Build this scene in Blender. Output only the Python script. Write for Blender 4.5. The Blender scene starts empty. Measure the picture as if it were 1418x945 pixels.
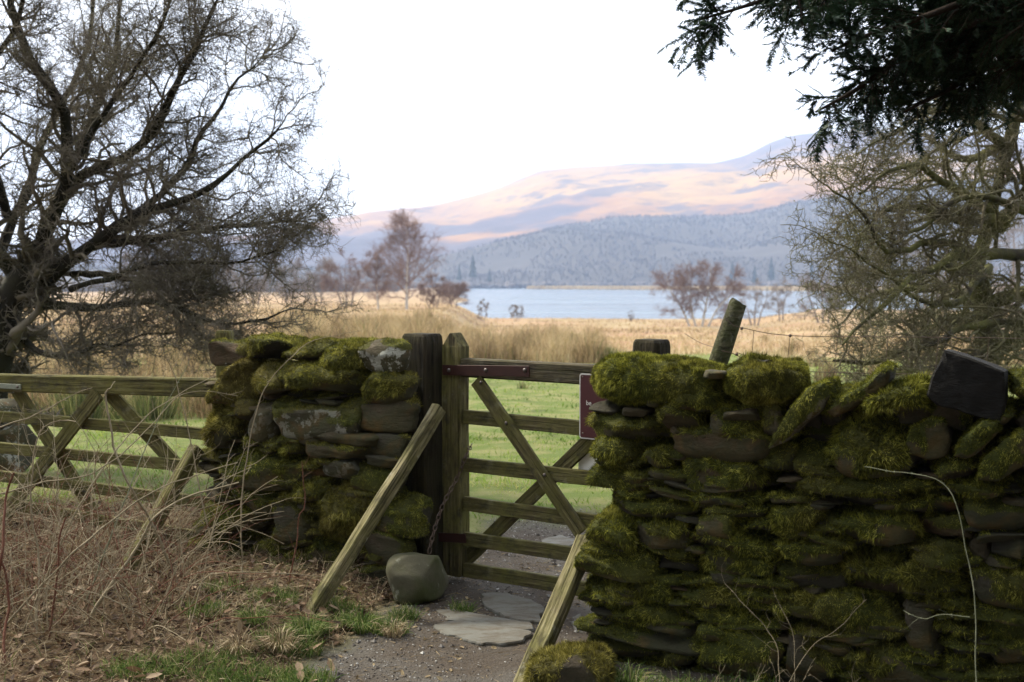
import bpy, math, random
import numpy as np
from mathutils import Vector, Matrix
random.seed(7)
RNG = np.random.default_rng(11)
SC = bpy.context.scene
COL = SC.collection

# ------------------------------------------------------------------ camera
F = 1575.0
CAMZ = 1.52
PITCH = math.atan((472.5 - 392.0) / F)
cam_d = bpy.data.cameras.new('camera')
cam_d.sensor_width = 36.0
cam_d.lens = F / 1418.0 * 36.0
cam_d.clip_start = 0.1
cam_d.clip_end = 20000
cam_d.dof.use_dof = True
cam_d.dof.focus_distance = 5.0
cam_d.dof.aperture_fstop = 3.6
cam = bpy.data.objects.new('camera', cam_d)
COL.objects.link(cam)
cam.location = (0, 0, CAMZ)
cam.rotation_euler = (math.radians(90) - PITCH, 0, 0)
SC.camera = cam

# ------------------------------------------------------------------ sky, sun, exposure
SUN_EL, SUN_AZ = math.radians(44), math.radians(-56)      # azimuth clockwise from +Y
w = bpy.data.worlds.new('World')
SC.world = w
w.use_nodes = True
nt = w.node_tree
nt.nodes.clear()
wo = nt.nodes.new('ShaderNodeOutputWorld')
bg = nt.nodes.new('ShaderNodeBackground')
sky = nt.nodes.new('ShaderNodeTexSky')
sky.sky_type = 'NISHITA'
sky.sun_disc = False
sky.sun_elevation = SUN_EL
sky.sun_rotation = SUN_AZ
sky.air_density = 1.0
sky.dust_density = 2.0
mixs = nt.nodes.new('ShaderNodeMix')
mixs.data_type = 'RGBA'
mixs.inputs[7].default_value = (8.1, 8.1, 8.0, 1)      # thin bright cloud over the blue
tcn = nt.nodes.new('ShaderNodeTexCoord')
nz = nt.nodes.new('ShaderNodeTexNoise')
nz.inputs['Scale'].default_value = 2.2
nz.inputs['Detail'].default_value = 4
mr = nt.nodes.new('ShaderNodeMapRange')
mr.inputs['From Min'].default_value = 0.35
mr.inputs['From Max'].default_value = 0.6
mr.inputs['To Min'].default_value = 0.74
mr.inputs['To Max'].default_value = 0.92
nt.links.new(tcn.outputs['Generated'], nz.inputs['Vector'])
nt.links.new(nz.outputs['Fac'], mr.inputs['Value'])
nt.links.new(mr.outputs['Result'], mixs.inputs[0])
nt.links.new(sky.outputs[0], mixs.inputs[6])
nt.links.new(mixs.outputs[2], bg.inputs['Color'])
bg.inputs['Strength'].default_value = 0.12
nt.links.new(bg.outputs[0], wo.inputs['Surface'])

sun_d = bpy.data.lights.new('sun', 'SUN')
sun_d.energy = 4.0
sun_d.angle = math.radians(9)
sun_d.color = (1.0, 0.91, 0.74)
sun = bpy.data.objects.new('sun', sun_d)
COL.objects.link(sun)
sdir = Vector((math.cos(SUN_EL) * math.sin(SUN_AZ), math.cos(SUN_EL) * math.cos(SUN_AZ), math.sin(SUN_EL)))
sun.rotation_euler = (-sdir).to_track_quat('-Z', 'Y').to_euler()
sun.location = (20, 20, 30)

SC.view_settings.view_transform = 'Standard'
SC.view_settings.look = 'None'
SC.view_settings.exposure = 1.2
SC.view_settings.gamma = 1
SC.cycles.use_denoising = True
SC.cycles.max_bounces = 5
SC.cycles.diffuse_bounces = 3
SC.cycles.glossy_bounces = 2
SC.cycles.transmission_bounces = 2
SC.cycles.volume_bounces = 1
SC.cycles.use_adaptive_sampling = True

# ------------------------------------------------------------------ helpers
ca, sa = math.cos(PITCH), math.sin(PITCH)
def P(px, py, D):
    """point seen at photograph pixel (px,py), D metres ahead"""
    u, v = (px - 709.0) / F, (472.5 - py) / F
    x, y, z = u, ca + v * sa, -sa + v * ca
    k = D / y
    return Vector((x * k, D, CAMZ + z * k))

def hsh(ix, iy, iz, seed):
    h = (ix * 374761393 + iy * 668265263 + iz * 2147483647 + seed * 1274126177) & 0xffffffff
    h = ((h ^ (h >> 13)) * 1274126177) & 0xffffffff
    h = ((h ^ (h >> 16)) * 2246822519) & 0xffffffff
    return ((h ^ (h >> 15)) & 0xffff) / 65535.0

def vnoise(p, s=1.0, seed=0):
    p = np.asarray(p, dtype=np.float64) / s
    i = np.floor(p).astype(np.int64)
    f = p - i
    f = f * f * (3 - 2 * f)
    r = 0
    for dx in (0, 1):
        for dy in (0, 1):
            for dz in (0, 1):
                wgt = (f[..., 0] if dx else 1 - f[..., 0]) * (f[..., 1] if dy else 1 - f[..., 1]) * (f[..., 2] if dz else 1 - f[..., 2])
                r = r + wgt * hsh(i[..., 0] + dx, i[..., 1] + dy, i[..., 2] + dz, seed)
    return r * 2 - 1

def fbm(p, s=1.0, seed=0, o=3):
    r, a, t = 0, 1.0, 0
    for k in range(o):
        r = r + a * vnoise(p, s / 2 ** k, seed + k * 17)
        t += a
        a *= 0.5
    return r / t

def mk(name, V, T=None, Q=None, mat=None, parent=None, smooth=True, attrs=None, loc=None):
    """link one mesh object from numpy arrays; V are world coordinates"""
    V = np.asarray(V, dtype=np.float32).reshape(-1, 3)
    off = Vector((0, 0, 0))
    if parent is not None:
        off = Vector(parent['_o'])
    if loc is not None:
        V = V - np.array(loc, dtype=np.float32)
    me = bpy.data.meshes.new(name)
    loops, starts, tot = [], [], 0
    if Q is not None and len(Q):
        Q = np.asarray(Q, dtype=np.int32)
        loops.append(Q.ravel()); starts.append(np.arange(len(Q)) * 4); tot = len(Q) * 4
    if T is not None and len(T):
        T = np.asarray(T, dtype=np.int32)
        loops.append(T.ravel()); starts.append(tot + np.arange(len(T)) * 3); tot += len(T) * 3
    L = np.concatenate(loops); S = np.concatenate(starts)
    me.vertices.add(len(V)); me.vertices.foreach_set('co', V.ravel())
    me.loops.add(len(L)); me.loops.foreach_set('vertex_index', L.astype(np.int32))
    me.polygons.add(len(S)); me.polygons.foreach_set('loop_start', S.astype(np.int32))
    for k, a in (attrs or {}).items():
        at = me.attributes.new(k, 'FLOAT', 'POINT')
        at.data.foreach_set('value', np.asarray(a, dtype=np.float32))
    me.update(calc_edges=True)
    me.validate()
    me.polygons.foreach_set('use_smooth', np.full(len(me.polygons), bool(smooth)))
    if mat is not None:
        me.materials.append(mat)
    o = bpy.data.objects.new(name, me)
    COL.objects.link(o)
    lc = Vector(loc) if loc is not None else Vector((0, 0, 0))
    if parent is not None:
        o.parent = parent
        o['_o'] = tuple(lc)
        o.location = lc - off
    else:
        o.location = lc
        o['_o'] = tuple(lc)
    return o

def tag(o, label=None, cat=None, group=None, kind=None):
    if label: o['label'] = label
    if cat: o['category'] = cat
    if group: o['group'] = group
    if kind: o['kind'] = kind
    return o

def thing(name, loc, label, cat, group=None):
    o = bpy.data.objects.new(name, None)
    o.empty_display_size = 0.1
    COL.objects.link(o)
    o.location = loc
    o['_o'] = tuple(loc)
    return tag(o, label, cat, group)

def merge(parts):
    """[(V,F)] -> V,F"""
    Vs, Fs, n = [], [], 0
    for V, Fc in parts:
        Vs.append(V); Fs.append(Fc + n); n += len(V)
    return np.concatenate(Vs), np.concatenate(Fs)

# ---- node material helper
class M:
    def __init__(s, name, rough=0.85, spec=0.3):
        s.m = bpy.data.materials.new(name)
        s.m.use_nodes = True
        s.t = s.m.node_tree
        s.b = s.t.nodes['Principled BSDF']
        s.b.inputs['Roughness'].default_value = rough
        s.b.inputs['Specular IOR Level'].default_value = spec
    def n(s, typ, **kw):
        x = s.t.nodes.new('ShaderNode' + typ)
        for k, v in kw.items(): setattr(x, k, v)
        return x
    def l(s, a, b): s.t.links.new(a, b)
    def coord(s, scale=(1, 1, 1), which='Object'):
        tc = s.n('TexCoord'); mp = s.n('Mapping')
        s.l(tc.outputs[which], mp.inputs[0]); mp.inputs['Scale'].default_value = scale
        return mp.outputs[0]
    def noise(s, vec, scale, detail=4, rough=0.55):
        x = s.n('TexNoise'); x.inputs['Scale'].default_value = scale
        x.inputs['Detail'].default_value = detail; x.inputs['Roughness'].default_value = rough
        if vec is not None: s.l(vec, x.inputs['Vector'])
        return x.outputs['Fac']
    def ramp(s, fac, stops, interp='LINEAR'):
        x = s.n('ValToRGB'); cr = x.color_ramp; cr.interpolation = interp
        while len(cr.elements) < len(stops): cr.elements.new(0.5)
        for e, (p, c) in zip(cr.elements, stops):
            e.position = p; e.color = (c[0], c[1], c[2], 1) if hasattr(c, '__len__') else (c, c, c, 1)
        s.l(fac, x.inputs[0]); return x.outputs[0]
    def mix(s, fac, a, b, mode='MIX'):
        x = s.n('Mix', data_type='RGBA', blend_type=mode)
        for i, v in ((0, fac), (6, a), (7, b)):
            if hasattr(v, 'is_linked') or hasattr(v, 'links'): s.l(v, x.inputs[i])
            elif isinstance(v, (int, float)): x.inputs[i].default_value = v
            else: x.inputs[i].default_value = (*v, 1)
        return x.outputs[2]
    def math(s, op, a, b=0.0, clamp=False):
        x = s.n('Math', operation=op, use_clamp=clamp)
        for i, v in ((0, a), (1, b)):
            if isinstance(v, (int, float)): x.inputs[i].default_value = v
            else: s.l(v, x.inputs[i])
        return x.outputs[0]
    def attr(s, name):
        x = s.n('Attribute', attribute_name=name); return x.outputs['Fac']
    def rand(s):
        return s.n('ObjectInfo').outputs['Random']
    def col(s, c):
        if hasattr(c, 'links'): s.l(c, s.b.inputs['Base Color'])
        else: s.b.inputs['Base Color'].default_value = (*c, 1)
        return s
    def bump(s, h, strength=0.5, dist=0.01):
        x = s.n('Bump'); x.inputs['Strength'].default_value = strength; x.inputs['Distance'].default_value = dist
        s.l(h, x.inputs['Height']); s.l(x.outputs[0], s.b.inputs['Normal']); return s

# ------------------------------------------------------------------ materials
def m_stone():
    k = M('slate_stone', 0.9, 0.15)
    v = k.coord(which='Object')
    rnd = k.rand()
    base = k.ramp(rnd, [(0, (.048, .045, .04)), (.3, (.08, .07, .055)), (.5, (.13, .098, .06)), (.7, (.055, .05, .043)), (.86, (.15, .12, .08)), (1, (.11, .07, .042))])
    n1 = k.noise(v, 9, 6, .65)
    base = k.mix(k.ramp(n1, [(.3, 0), (.75, 1)]), base, (.028, .025, .022))
    rust = k.noise(v, 5.5, 3)
    base = k.mix(k.ramp(rust, [(.57, 0), (.70, .55)]), base, (.26, .11, .04))
    lich = k.noise(v, 14, 5, .7)
    big = k.noise(v, 2.7, 2)
    lf = k.math('MULTIPLY', k.ramp(lich, [(.52, 0), (.56, 1)]), k.ramp(big, [(.46, 0), (.52, 1)]))
    base = k.mix(k.math('MULTIPLY', lf, k.attr('lich')), base, (.55, .56, .52))
    alg = k.noise(v, 4, 4)
    base = k.mix(k.ramp(alg, [(.35, 0), (.7, .6)]), base, (.075, .085, .03))
    mo = k.attr('moss')
    tone = k.attr('tone')
    mossc = k.mix(tone, (.055, .065, .014), (.10, .085, .028))
    mo = k.ramp(k.math('ADD', mo, k.math('MULTIPLY', k.math('SUBTRACT', k.noise(v, 30, 5, .7), .5), 1.3)), [(.25, 0), (.5, .95)])
    k.col(k.mix(mo, base, mossc))
    hh = k.math('ADD', k.noise(k.coord((1, 1, 3.2)), 16, 7, .72), k.math('MULTIPLY', k.noise(v, 75, 5, .7), .5))
    k.bump(hh, 1.0, .022)
    return k.m
def m_moss():
    k = M('moss_fronds', 0.9, 0.15)
    r, t = k.attr('rnd'), k.attr('tone')
    a = k.ramp(r, [(0, (.014, .016, .004)), (.4, (.085, .092, .013)), (.75, (.285, .29, .04)), (1, (.48, .47, .11))])
    b = k.ramp(r, [(0, (.022, .018, .006)), (.4, (.11, .092, .020)), (.75, (.25, .21, .055)), (1, (.44, .38, .15))])
    c = k.mix(t, a, b)
    k.col(c)
    tr = k.n('BsdfTranslucent'); k.l(c, tr.inputs[0])
    ms = k.n('MixShader'); ms.inputs[0].default_value = .22
    k.l(k.b.outputs[0], ms.inputs[1]); k.l(tr.outputs[0], ms.inputs[2])
    k.l(ms.outputs[0], k.t.nodes['Material Output'].inputs[0])
    return k.m
def m_wood(name, dark, mid, pale, algae, alg_amt=.6, pale_amt=.5):
    k = M(name, 0.85, 0.15)
    v = k.coord((1.6, 22, 22)); v2 = k.coord((1, 1, 1))
    g = k.noise(v, 3.0, 6, .65)
    c = k.ramp(g, [(.36, dark), (.5, mid), (.64, pale)])
    cr = k.noise(k.coord((.8, 60, 60)), 1.4, 3)
    c = k.mix(k.ramp(cr, [(.57, 0), (.63, .85)]), c, tuple(x * .35 for x in dark))
    al = k.noise(v2, 5.3, 6, .7)
    c = k.mix(k.ramp(al, [(.36, 0), (.62, alg_amt)]), c, algae)
    st = k.noise(k.coord((4, 7, 7)), 2.6, 7, .75)
    c = k.mix(k.ramp(st, [(.50, 0), (.66, .75)]), c, (.035, .03, .022))
    pl = k.noise(v2, 9, 5, .7)
    c = k.mix(k.ramp(pl, [(.60, 0), (.68, pale_amt)]), c, (.36, .36, .30))
    k.col(c); k.bump(k.math('SUBTRACT', g, k.ramp(cr, [(.57, 0), (.63, .6)])), .9, .012)
    return k.m
def m_bark(name, c0, c1, moss=0.0, mc=(.09, .10, .025)):
    k = M(name, 0.9, 0.2)
    v = k.coord((1, 1, 1))
    c = k.mix(k.noise(v, 9, 5, .65), c0, c1)
    c = k.mix(k.math('MULTIPLY', k.ramp(k.noise(v, 3, 4), [(.4, 0), (.6, 1)]), moss), c, mc)
    k.col(c); k.bump(k.noise(v, 35, 4), .8, .01)
    return k.m
def m_blade(name, stops, transl=.25, rough=.8):
    k = M(name, rough, .2)
    c = k.ramp(k.attr('rnd'), stops)
    k.col(c)
    if transl:
        tr = k.n('BsdfTranslucent'); k.l(c, tr.inputs[0])
        ms = k.n('MixShader'); ms.inputs[0].default_value = transl
        k.l(k.b.outputs[0], ms.inputs[1]); k.l(tr.outputs[0], ms.inputs[2])
        k.l(ms.outputs[0], k.t.nodes['Material Output'].inputs[0])
    return k.m
def m_plain(name, c, rough=.6, metal=0, var=.3, scale=20):
    k = M(name, rough, .4)
    k.b.inputs['Metallic'].default_value = metal
    v = k.coord()
    k.col(k.mix(k.noise(v, scale, 5, .65), tuple(x * (1 - var) for x in c), tuple(min(1, x * (1 + var)) for x in c)))
    k.bump(k.noise(v, scale * 4, 3), .25, .003)
    return k.m

MS, MM = m_stone(), m_moss()
k = M('dark_wet_slate', .75, .18)
v = k.coord((1, 1, 2.5))
k.col(k.mix(k.noise(v, 9, 7, .7), (.006, .006, .006), (.032, .031, .029)))
k.bump(k.noise(v, 14, 8, .75), 1.0, .03)
M_DSL = k.m
W_GATE = m_wood('weathered_gate_wood', (0.041, 0.032, 0.018), (0.090, 0.074, 0.038), (0.171, 0.149, 0.081), (0.113, 0.113, 0.027), .75, .12)
W_DARK = m_wood('dark_wet_post_wood', (.010, .008, .006), (.024, .019, .013), (.05, .04, .027), (.045, .042, .014), .6, .08)
W_FIELD = m_wood('algae_covered_gate_wood', (0.047, 0.039, 0.017), (0.101, 0.090, 0.037), (0.179, 0.160, 0.078), (0.121, 0.117, 0.030), .75, .15)
W_BRACE = m_wood('bleached_brace_wood', (0.051, 0.043, 0.024), (0.170, 0.145, 0.081), (0.306, 0.272, 0.170), (0.128, 0.128, 0.034), .6, .45)
W_RAILTOP = m_wood('dark_rail_wood', (.03, .022, .016), (.065, .052, .036), (.12, .10, .075), (.085, .085, .032), .4, .12)  # evenly darker than the other gate wood
M_RUST = m_plain('rust_painted_iron', (.035, .011, .008), .55, .3, .45, 30)
M_IRON = m_plain('grey_iron', (.17, .17, .17), .5, .7, .3, 60)
M_CHAIN = m_plain('rusty_chain_iron', (.10, .07, .055), .6, .6, .5, 90)
M_BOLT = m_plain('bolt_head_iron', (.12, .105, .10), .45, .8, .3, 90)
M_WHITE = m_plain('dirty_white_board', (.72, .72, .68), .5, 0, .06, 30)
M_SIGN = m_plain('maroon_sign_paint', (.05, .006, .009), .4, 0, .12, 20)
M_SIGNW = m_plain('white_sign_print', (.52, .51, .49), .5, 0, .04, 30)
BARK = m_bark('hawthorn_bark', (.010, .009, .007), (.030, .026, .019), .45, (.025, .028, .009))
TWIG = m_bark('hawthorn_twigs', (.08, .068, .055), (.21, .185, .15), .25, (.09, .095, .035))
BARKR = m_bark('mossy_bark', (.022, .02, .014), (.06, .052, .036), .7, (.10, .105, .028))
TWIGR = m_bark('lichened_twigs', (.05, .043, .03), (.17, .15, .105), .45, (.14, .145, .055))
BIRCHB = m_bark('birch_bark', (.20, .18, .16), (.55, .52, .48))
BIRCHT = m_bark('birch_twigs', (.14, .09, .082), (.22, .155, .14))
GREYT = m_bark('grey_twigs', (.15, .125, .115), (.24, .20, .18))
CANE_P = m_bark('pale_cane', (.15, .125, .08), (.34, .29, .20))
CANE_R = m_bark('red_brown_cane', (.09, .035, .025), (.17, .08, .05))
STEMB = m_bark('dull_brown_stems', (.09, .06, .035), (.20, .15, .09))
CANE_G = m_bark('grey_green_cane', (.10, .12, .07), (.24, .25, .18))
YEWB = m_bark('yew_bark', (.02, .015, .011), (.05, .036, .027))

# ------------------------------------------------------------------ terrain
def sstep(a, b, x):
    t = np.clip((x - a) / (b - a), 0, 1)
    return t * t * (3 - 2 * t)
LAKE_Z = -4.0
def terr(x, y):
    x = np.asarray(x, float); y = np.asarray(y, float)
    r = np.sqrt(x * x + y * y)
    az = np.degrees(np.arctan2(x, y))
    front = sstep(95, 70, np.abs(az))
    d = np.interp(r, [0, 7, 12, 18, 30, 60, 110, 172, 190, 260, 1050, 1180, 1500], [0, 0, .05, .14, .5, 1.5, 2.9, 3.93, 4.25, 6, 6, 3.2, 3.0])
    dl = np.interp(r, [0, 7, 12, 18, 30, 60, 110, 180, 300, 420, 520, 1050, 1180], [0, 0, .05, .12, .25, .55, 1.1, 1.75, 2.4, 2.8, 3.1, 3.5, 3.2])
    dr = np.interp(r, [0, 7, 12, 18, 30, 60, 110, 150, 200, 260, 330, 1050, 1180], [0, 0, .05, .14, .5, 1.4, 2.5, 2.9, 3.3, 4.2, 4.6, 6, 3.2])
    wl = sstep(-1.5, -3.6, az + .5 * np.sin(r * .03))
    wr = sstep(12.0, 14.5, az + .7 * np.sin(r * .05))
    dd = d * (1 - wl - wr) + dl * wl + dr * wr
    dd = dd * front + np.interp(r, [0, 60, 6000], [0, .8, 3]) * (1 - front)
    z = -dd
    pp = np.stack([x, y, np.zeros_like(x)], -1)
    z = z + fbm(pp, 1.3, 5, 3) * .035 * sstep(60, 5, r)
    z = z + fbm(pp, 14, 9, 2) * .22 * sstep(9, 30, r) * sstep(1050, 150, r) * sstep(200, 150, r)
    # verge on the left of the path a little proud of it
    vx = sstep(.0, .5, pathleft(y) - x)
    z = z + .07 * vx * sstep(8, 6.6, y) * sstep(0, 2, y)
    return z
def pathleft(y):
    return -.82 + (np.asarray(y, float) - 4.3) * .30
def zat(x, y): return float(terr(np.array([x]), np.array([y]))[0])

na, nr = 560, 300
ang = np.radians(np.concatenate([np.linspace(-42, 42, 420), np.linspace(44, 316, 140)]))
rad = np.concatenate([[0.0], np.geomspace(.4, 9000, nr)])
A, R = np.meshgrid(ang, rad)
X, Y = np.sin(A) * R, np.cos(A) * R
Z = terr(X, Y)
V = np.stack([X, Y, Z], -1).reshape(-1, 3)
i, j = np.meshgrid(np.arange(nr), np.arange(na), indexing='ij')
j2 = (j + 1) % na
Q = np.stack([i * na + j, i * na + j2, (i + 1) * na + j2, (i + 1) * na + j], -1).reshape(-1, 4)[:, ::-1]
# zones: path earth, leaf litter, green grass, tan grass
xx, yy = V[:, 0], V[:, 1]
P2 = np.stack([xx, yy, 0 * xx], -1)
nn = fbm(P2, .5, 31, 3); nb = fbm(P2, 6, 41, 3); nbb = fbm(P2, 30, 43, 3)
def zone_path(x, y, n):
    l = sstep(-.06, .1, x - pathleft(y) + n * .2)
    c = .1 + (y - 5.4) * .25
    far = sstep(.75, .45, np.abs(x - c) + n * .35)
    return np.where(y < 5.6, l * sstep(2.2, 1.9, x), far) * sstep(7.5, 6.7, y + n)
zp = zone_path(xx, yy, nn)
zl = (1 - zp) * np.where(xx < -1.5 + nn * .3, sstep(8.6, 7.2, yy + nb + .5 * nn), sstep(6.0, 5.5, yy + nn * .3))
rr = np.hypot(xx, yy)
zl = np.maximum(zl, sstep(3.4, 2.6, yy) * sstep(60, 30, rr))  # unseen ground behind the camera made dark to cut light on the wall
zp = zp * sstep(1.0, 2.6, yy)
zt = sstep(-.15, .3, nb * 1.0 + nbb * .6 + np.interp(rr, [0, 12, 22, 30, 45, 70], [-1.2, -1.0, -.5, 0.0, .8, 1.4]) + .9 * sstep(-3, -9, xx) * sstep(8, 12, yy) - .25 * sstep(1, 3, xx) * sstep(60, 30, yy))
azd = np.degrees(np.arctan2(xx, yy))
zt = zt * (1 - sstep(2.6, 4.0, azd + nb) * sstep(12.5, 10.5, azd + nb) * sstep(43, 36, rr + 4 * nb))
k = M('ground_earth_and_grass', .95, .12)
v = k.coord(); 
gf = k.noise(v, 60, 5, .7); gm = k.noise(v, 3, 4)
grass = k.mix(gf, (.06, .09, .02), (.15, .19, .05))
grass = k.mix(k.ramp(gm, [(.42, 0), (.62, .6)]), grass, (.23, .21, .10))
grass = k.mix(k.ramp(k.noise(v, 1.1, 5, .7), [(.55, 0), (.66, .7)]), grass, (.06, .075, .025))
tanf = k.mix(k.noise(v, 18, 5, .7), (.20, .145, .08), (.36, .285, .175))
tanf = k.mix(k.ramp(k.noise(v, .11, 5), [(.4, 0), (.62, .75)]), tanf, (.27, .155, .095))
tanf = k.mix(k.ramp(k.noise(v, .35, 4), [(.55, 0), (.7, .5)]), tanf, (.45, .37, .2))
path = k.mix(k.noise(v, 45, 6, .75), (.035, .026, .02), (.13, .11, .09))
path = k.mix(k.ramp(k.noise(v, 2.2, 3), [(.45, 0), (.65, .6)]), path, (.13, .125, .115))
lit = k.mix(k.noise(v, 30, 6, .75), (.04, .028, .018), (.17, .115, .07))
c = k.mix(k.attr('tan'), grass, tanf)
c = k.mix(k.attr('litter'), c, lit)
c = k.mix(k.attr('path'), c, path)
k.col(c); k.bump(gf, .8, .03)
MG = k.m
g = mk('ground', V, Q=Q, mat=MG, attrs={'path': zp, 'litter': zl, 'tan': zt})
tag(g, kind='structure')

# lake
k = M('lake_water', .12, .5)
k.b.inputs['Base Color'].default_value = (.05, .09, .13, 1)
v = k.coord((.05, .22, 1))
k.bump(k.noise(v, 3.0, 5, .6), .5, .6)
k.l(k.ramp(k.noise(k.coord((.004, .02, 1)), 2.0, 3), [(.4, .10), (.65, .3)]), k.b.inputs['Roughness'])
la = np.radians(np.linspace(-30, 30, 40)); lr = np.array([150, 300, 600, 1200.0])
A, R = np.meshgrid(la, lr)
V = np.stack([np.sin(A) * R, np.cos(A) * R, np.full_like(A, LAKE_Z)], -1).reshape(-1, 3)
i, j = np.meshgrid(np.arange(3), np.arange(39), indexing='ij')
Q = np.stack([i * 40 + j, i * 40 + j + 1, (i + 1) * 40 + j + 1, (i + 1) * 40 + j], -1).reshape(-1, 4)[:, ::-1]
tag(mk('lake', V, Q=Q, mat=k.m), kind='structure')

# fells
def hill(name, crest, D0, D1, D2, amp, mat, seed, nu=360, nv=90, prof=.85, zbase=-5.0):
    px = np.linspace(crest[0][0], crest[-1][0], nu)
    cy = np.interp(px, [c[0] for c in crest], [c[1] for c in crest])
    # soften the polyline
    ker = np.hanning(9); ker /= ker.sum()
    cy = np.convolve(np.pad(cy, 4, mode='edge'), ker, 'valid')
    ch = CAMZ - (cy - 392) / F * D1
    s = np.concatenate([np.linspace(0, 1, nv), 1 + np.linspace(.05, 1, 16)])
    D = np.where(s <= 1, D0 + (D1 - D0) * s, D1 + (D2 - D1) * (s - 1))
    DD, PX = np.meshgrid(D, px, indexing='ij')
    S = np.meshgrid(s, px, indexing='ij')[0]
    X = (PX - 709) / F * DD; Y = DD
    pr = np.where(S <= 1, np.clip(S, 0, 1) ** prof, 1 - (S - 1) ** 1.3 * 1.0)
    pts = np.stack([X, Y, 0 * X], -1)
    nse = fbm(pts, 420, seed, 5)
    rid = 1 - np.abs(fbm(pts, 260, seed + 5, 4)) * 2
    env = np.sin(np.clip(S, 0, 1) * math.pi) ** .7
    Zh = zbase + (ch[None, :] - zbase) * pr + (nse * amp + rid * amp * .5) * env + fbm(pts, 60, seed + 9, 3) * amp * .10 * sstep(0, .1, S)
    V = np.stack([X, Y, Zh], -1).reshape(-1, 3)
    a, b = len(s), nu
    i, j = np.meshgrid(np.arange(a - 1), np.arange(b - 1), indexing='ij')
    Q = np.stack([i * b + j, i * b + j + 1, (i + 1) * b + j + 1, (i + 1) * b + j], -1).reshape(-1, 4)
    o = mk(name, V, Q=Q, mat=mat)
    tag(o, kind='structure')
    return (X, Y, Zh)
k = M('fell_grass_bracken_and_sunlit_gold', .95, .1)
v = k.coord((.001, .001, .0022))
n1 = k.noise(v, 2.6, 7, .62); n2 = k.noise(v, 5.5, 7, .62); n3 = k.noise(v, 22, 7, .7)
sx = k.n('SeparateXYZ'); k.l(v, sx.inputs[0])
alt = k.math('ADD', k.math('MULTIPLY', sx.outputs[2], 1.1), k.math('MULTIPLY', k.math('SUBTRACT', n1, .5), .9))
c = k.ramp(alt, [(.10, (.045, .038, .05)), (.26, (.085, .06, .06)), (.34, (.25, .12, .035)), (.48, (.36, .21, .055)), (.66, (.32, .18, .05)), (.80, (.10, .065, .065))])  # bracken and heather, with sunlit gold put into the upper slopes' colour
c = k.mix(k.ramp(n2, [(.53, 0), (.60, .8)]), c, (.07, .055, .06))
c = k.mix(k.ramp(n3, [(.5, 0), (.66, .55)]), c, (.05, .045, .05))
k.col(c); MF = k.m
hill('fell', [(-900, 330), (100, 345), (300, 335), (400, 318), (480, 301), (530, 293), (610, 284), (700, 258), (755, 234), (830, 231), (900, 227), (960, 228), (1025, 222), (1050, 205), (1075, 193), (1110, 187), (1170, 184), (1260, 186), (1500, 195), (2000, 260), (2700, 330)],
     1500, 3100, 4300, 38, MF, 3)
k = M('wooded_slope', .95, .1)
v = k.coord((.002, .002, .004))
c = k.mix(k.noise(v, 9, 6, .7), (.045, .04, .036), (.075, .066, .058))
c = k.mix(k.ramp(k.noise(v, 5.0, 7, .75), [(.64, 0), (.70, .5)]), c, (.24, .23, .22))
k.col(c)
WX, WY, WZ = hill('wooded_hillside', [(-900, 380), (400, 384), (520, 380), (580, 374), (650, 355), (700, 336), (770, 318), (860, 303), (990, 302), (1050, 297), (1080, 284), (1180, 270), (1300, 252), (1700, 245), (2500, 320)],
     1130, 1750, 2300, 26, k.m, 23, nv=70)

# haze: closed box round camera and scene
hz = M('haze_air')
hz.t.nodes.remove(hz.b)
pv = hz.n('VolumePrincipled')
pv.inputs['Color'].default_value = (.54, .69, 1.0, 1)
pv.inputs['Density'].default_value = .00025
pv.inputs['Anisotropy'].default_value = .0
hz.l(pv.outputs[0], hz.t.nodes['Material Output'].inputs['Volume'])
bx = np.array([[x, y, z] for x in (-6200, 6200) for y in (-80, 4600) for z in (-9, 620)], float)
bq = [[0, 1, 3, 2], [4, 6, 7, 5], [0, 4, 5, 1], [2, 3, 7, 6], [0, 2, 6, 4], [1, 5, 7, 3]]
tag(mk('haze', bx, Q=bq, mat=hz.m, smooth=False), kind='stuff')

# ------------------------------------------------------------------ generic geometry
def tubes(Pn, Rn, sides=3):
    """Pn (B,n,3), Rn (B,n) -> V, Q"""
    B, n, _ = Pn.shape
    T = np.gradient(Pn, axis=1)
    T /= np.linalg.norm(T, axis=2, keepdims=True) + 1e-9
    mean = T.mean(axis=1, keepdims=True)
    ref = np.where(np.abs(mean[..., 2:3]) > .8, np.array([1., 0, 0]), np.array([0, 0, 1.]))
    U = np.cross(T, np.broadcast_to(ref, T.shape)); U /= np.linalg.norm(U, axis=2, keepdims=True) + 1e-9
    W = np.cross(T, U)
    a = np.arange(sides) * 2 * math.pi / sides
    V = Pn[:, :, None] + Rn[:, :, None, None] * (U[:, :, None] * np.cos(a)[None, None, :, None] + W[:, :, None] * np.sin(a)[None, None, :, None])
    b, i, s = np.meshgrid(np.arange(B), np.arange(n - 1), np.arange(sides), indexing='ij')
    s2 = (s + 1) % sides
    base = b * n * sides
    Q = np.stack([base + i * sides + s, base + i * sides + s2, base + (i + 1) * sides + s2, base + (i + 1) * sides + s], -1).reshape(-1, 4)
    return V.reshape(-1, 3), Q

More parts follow.
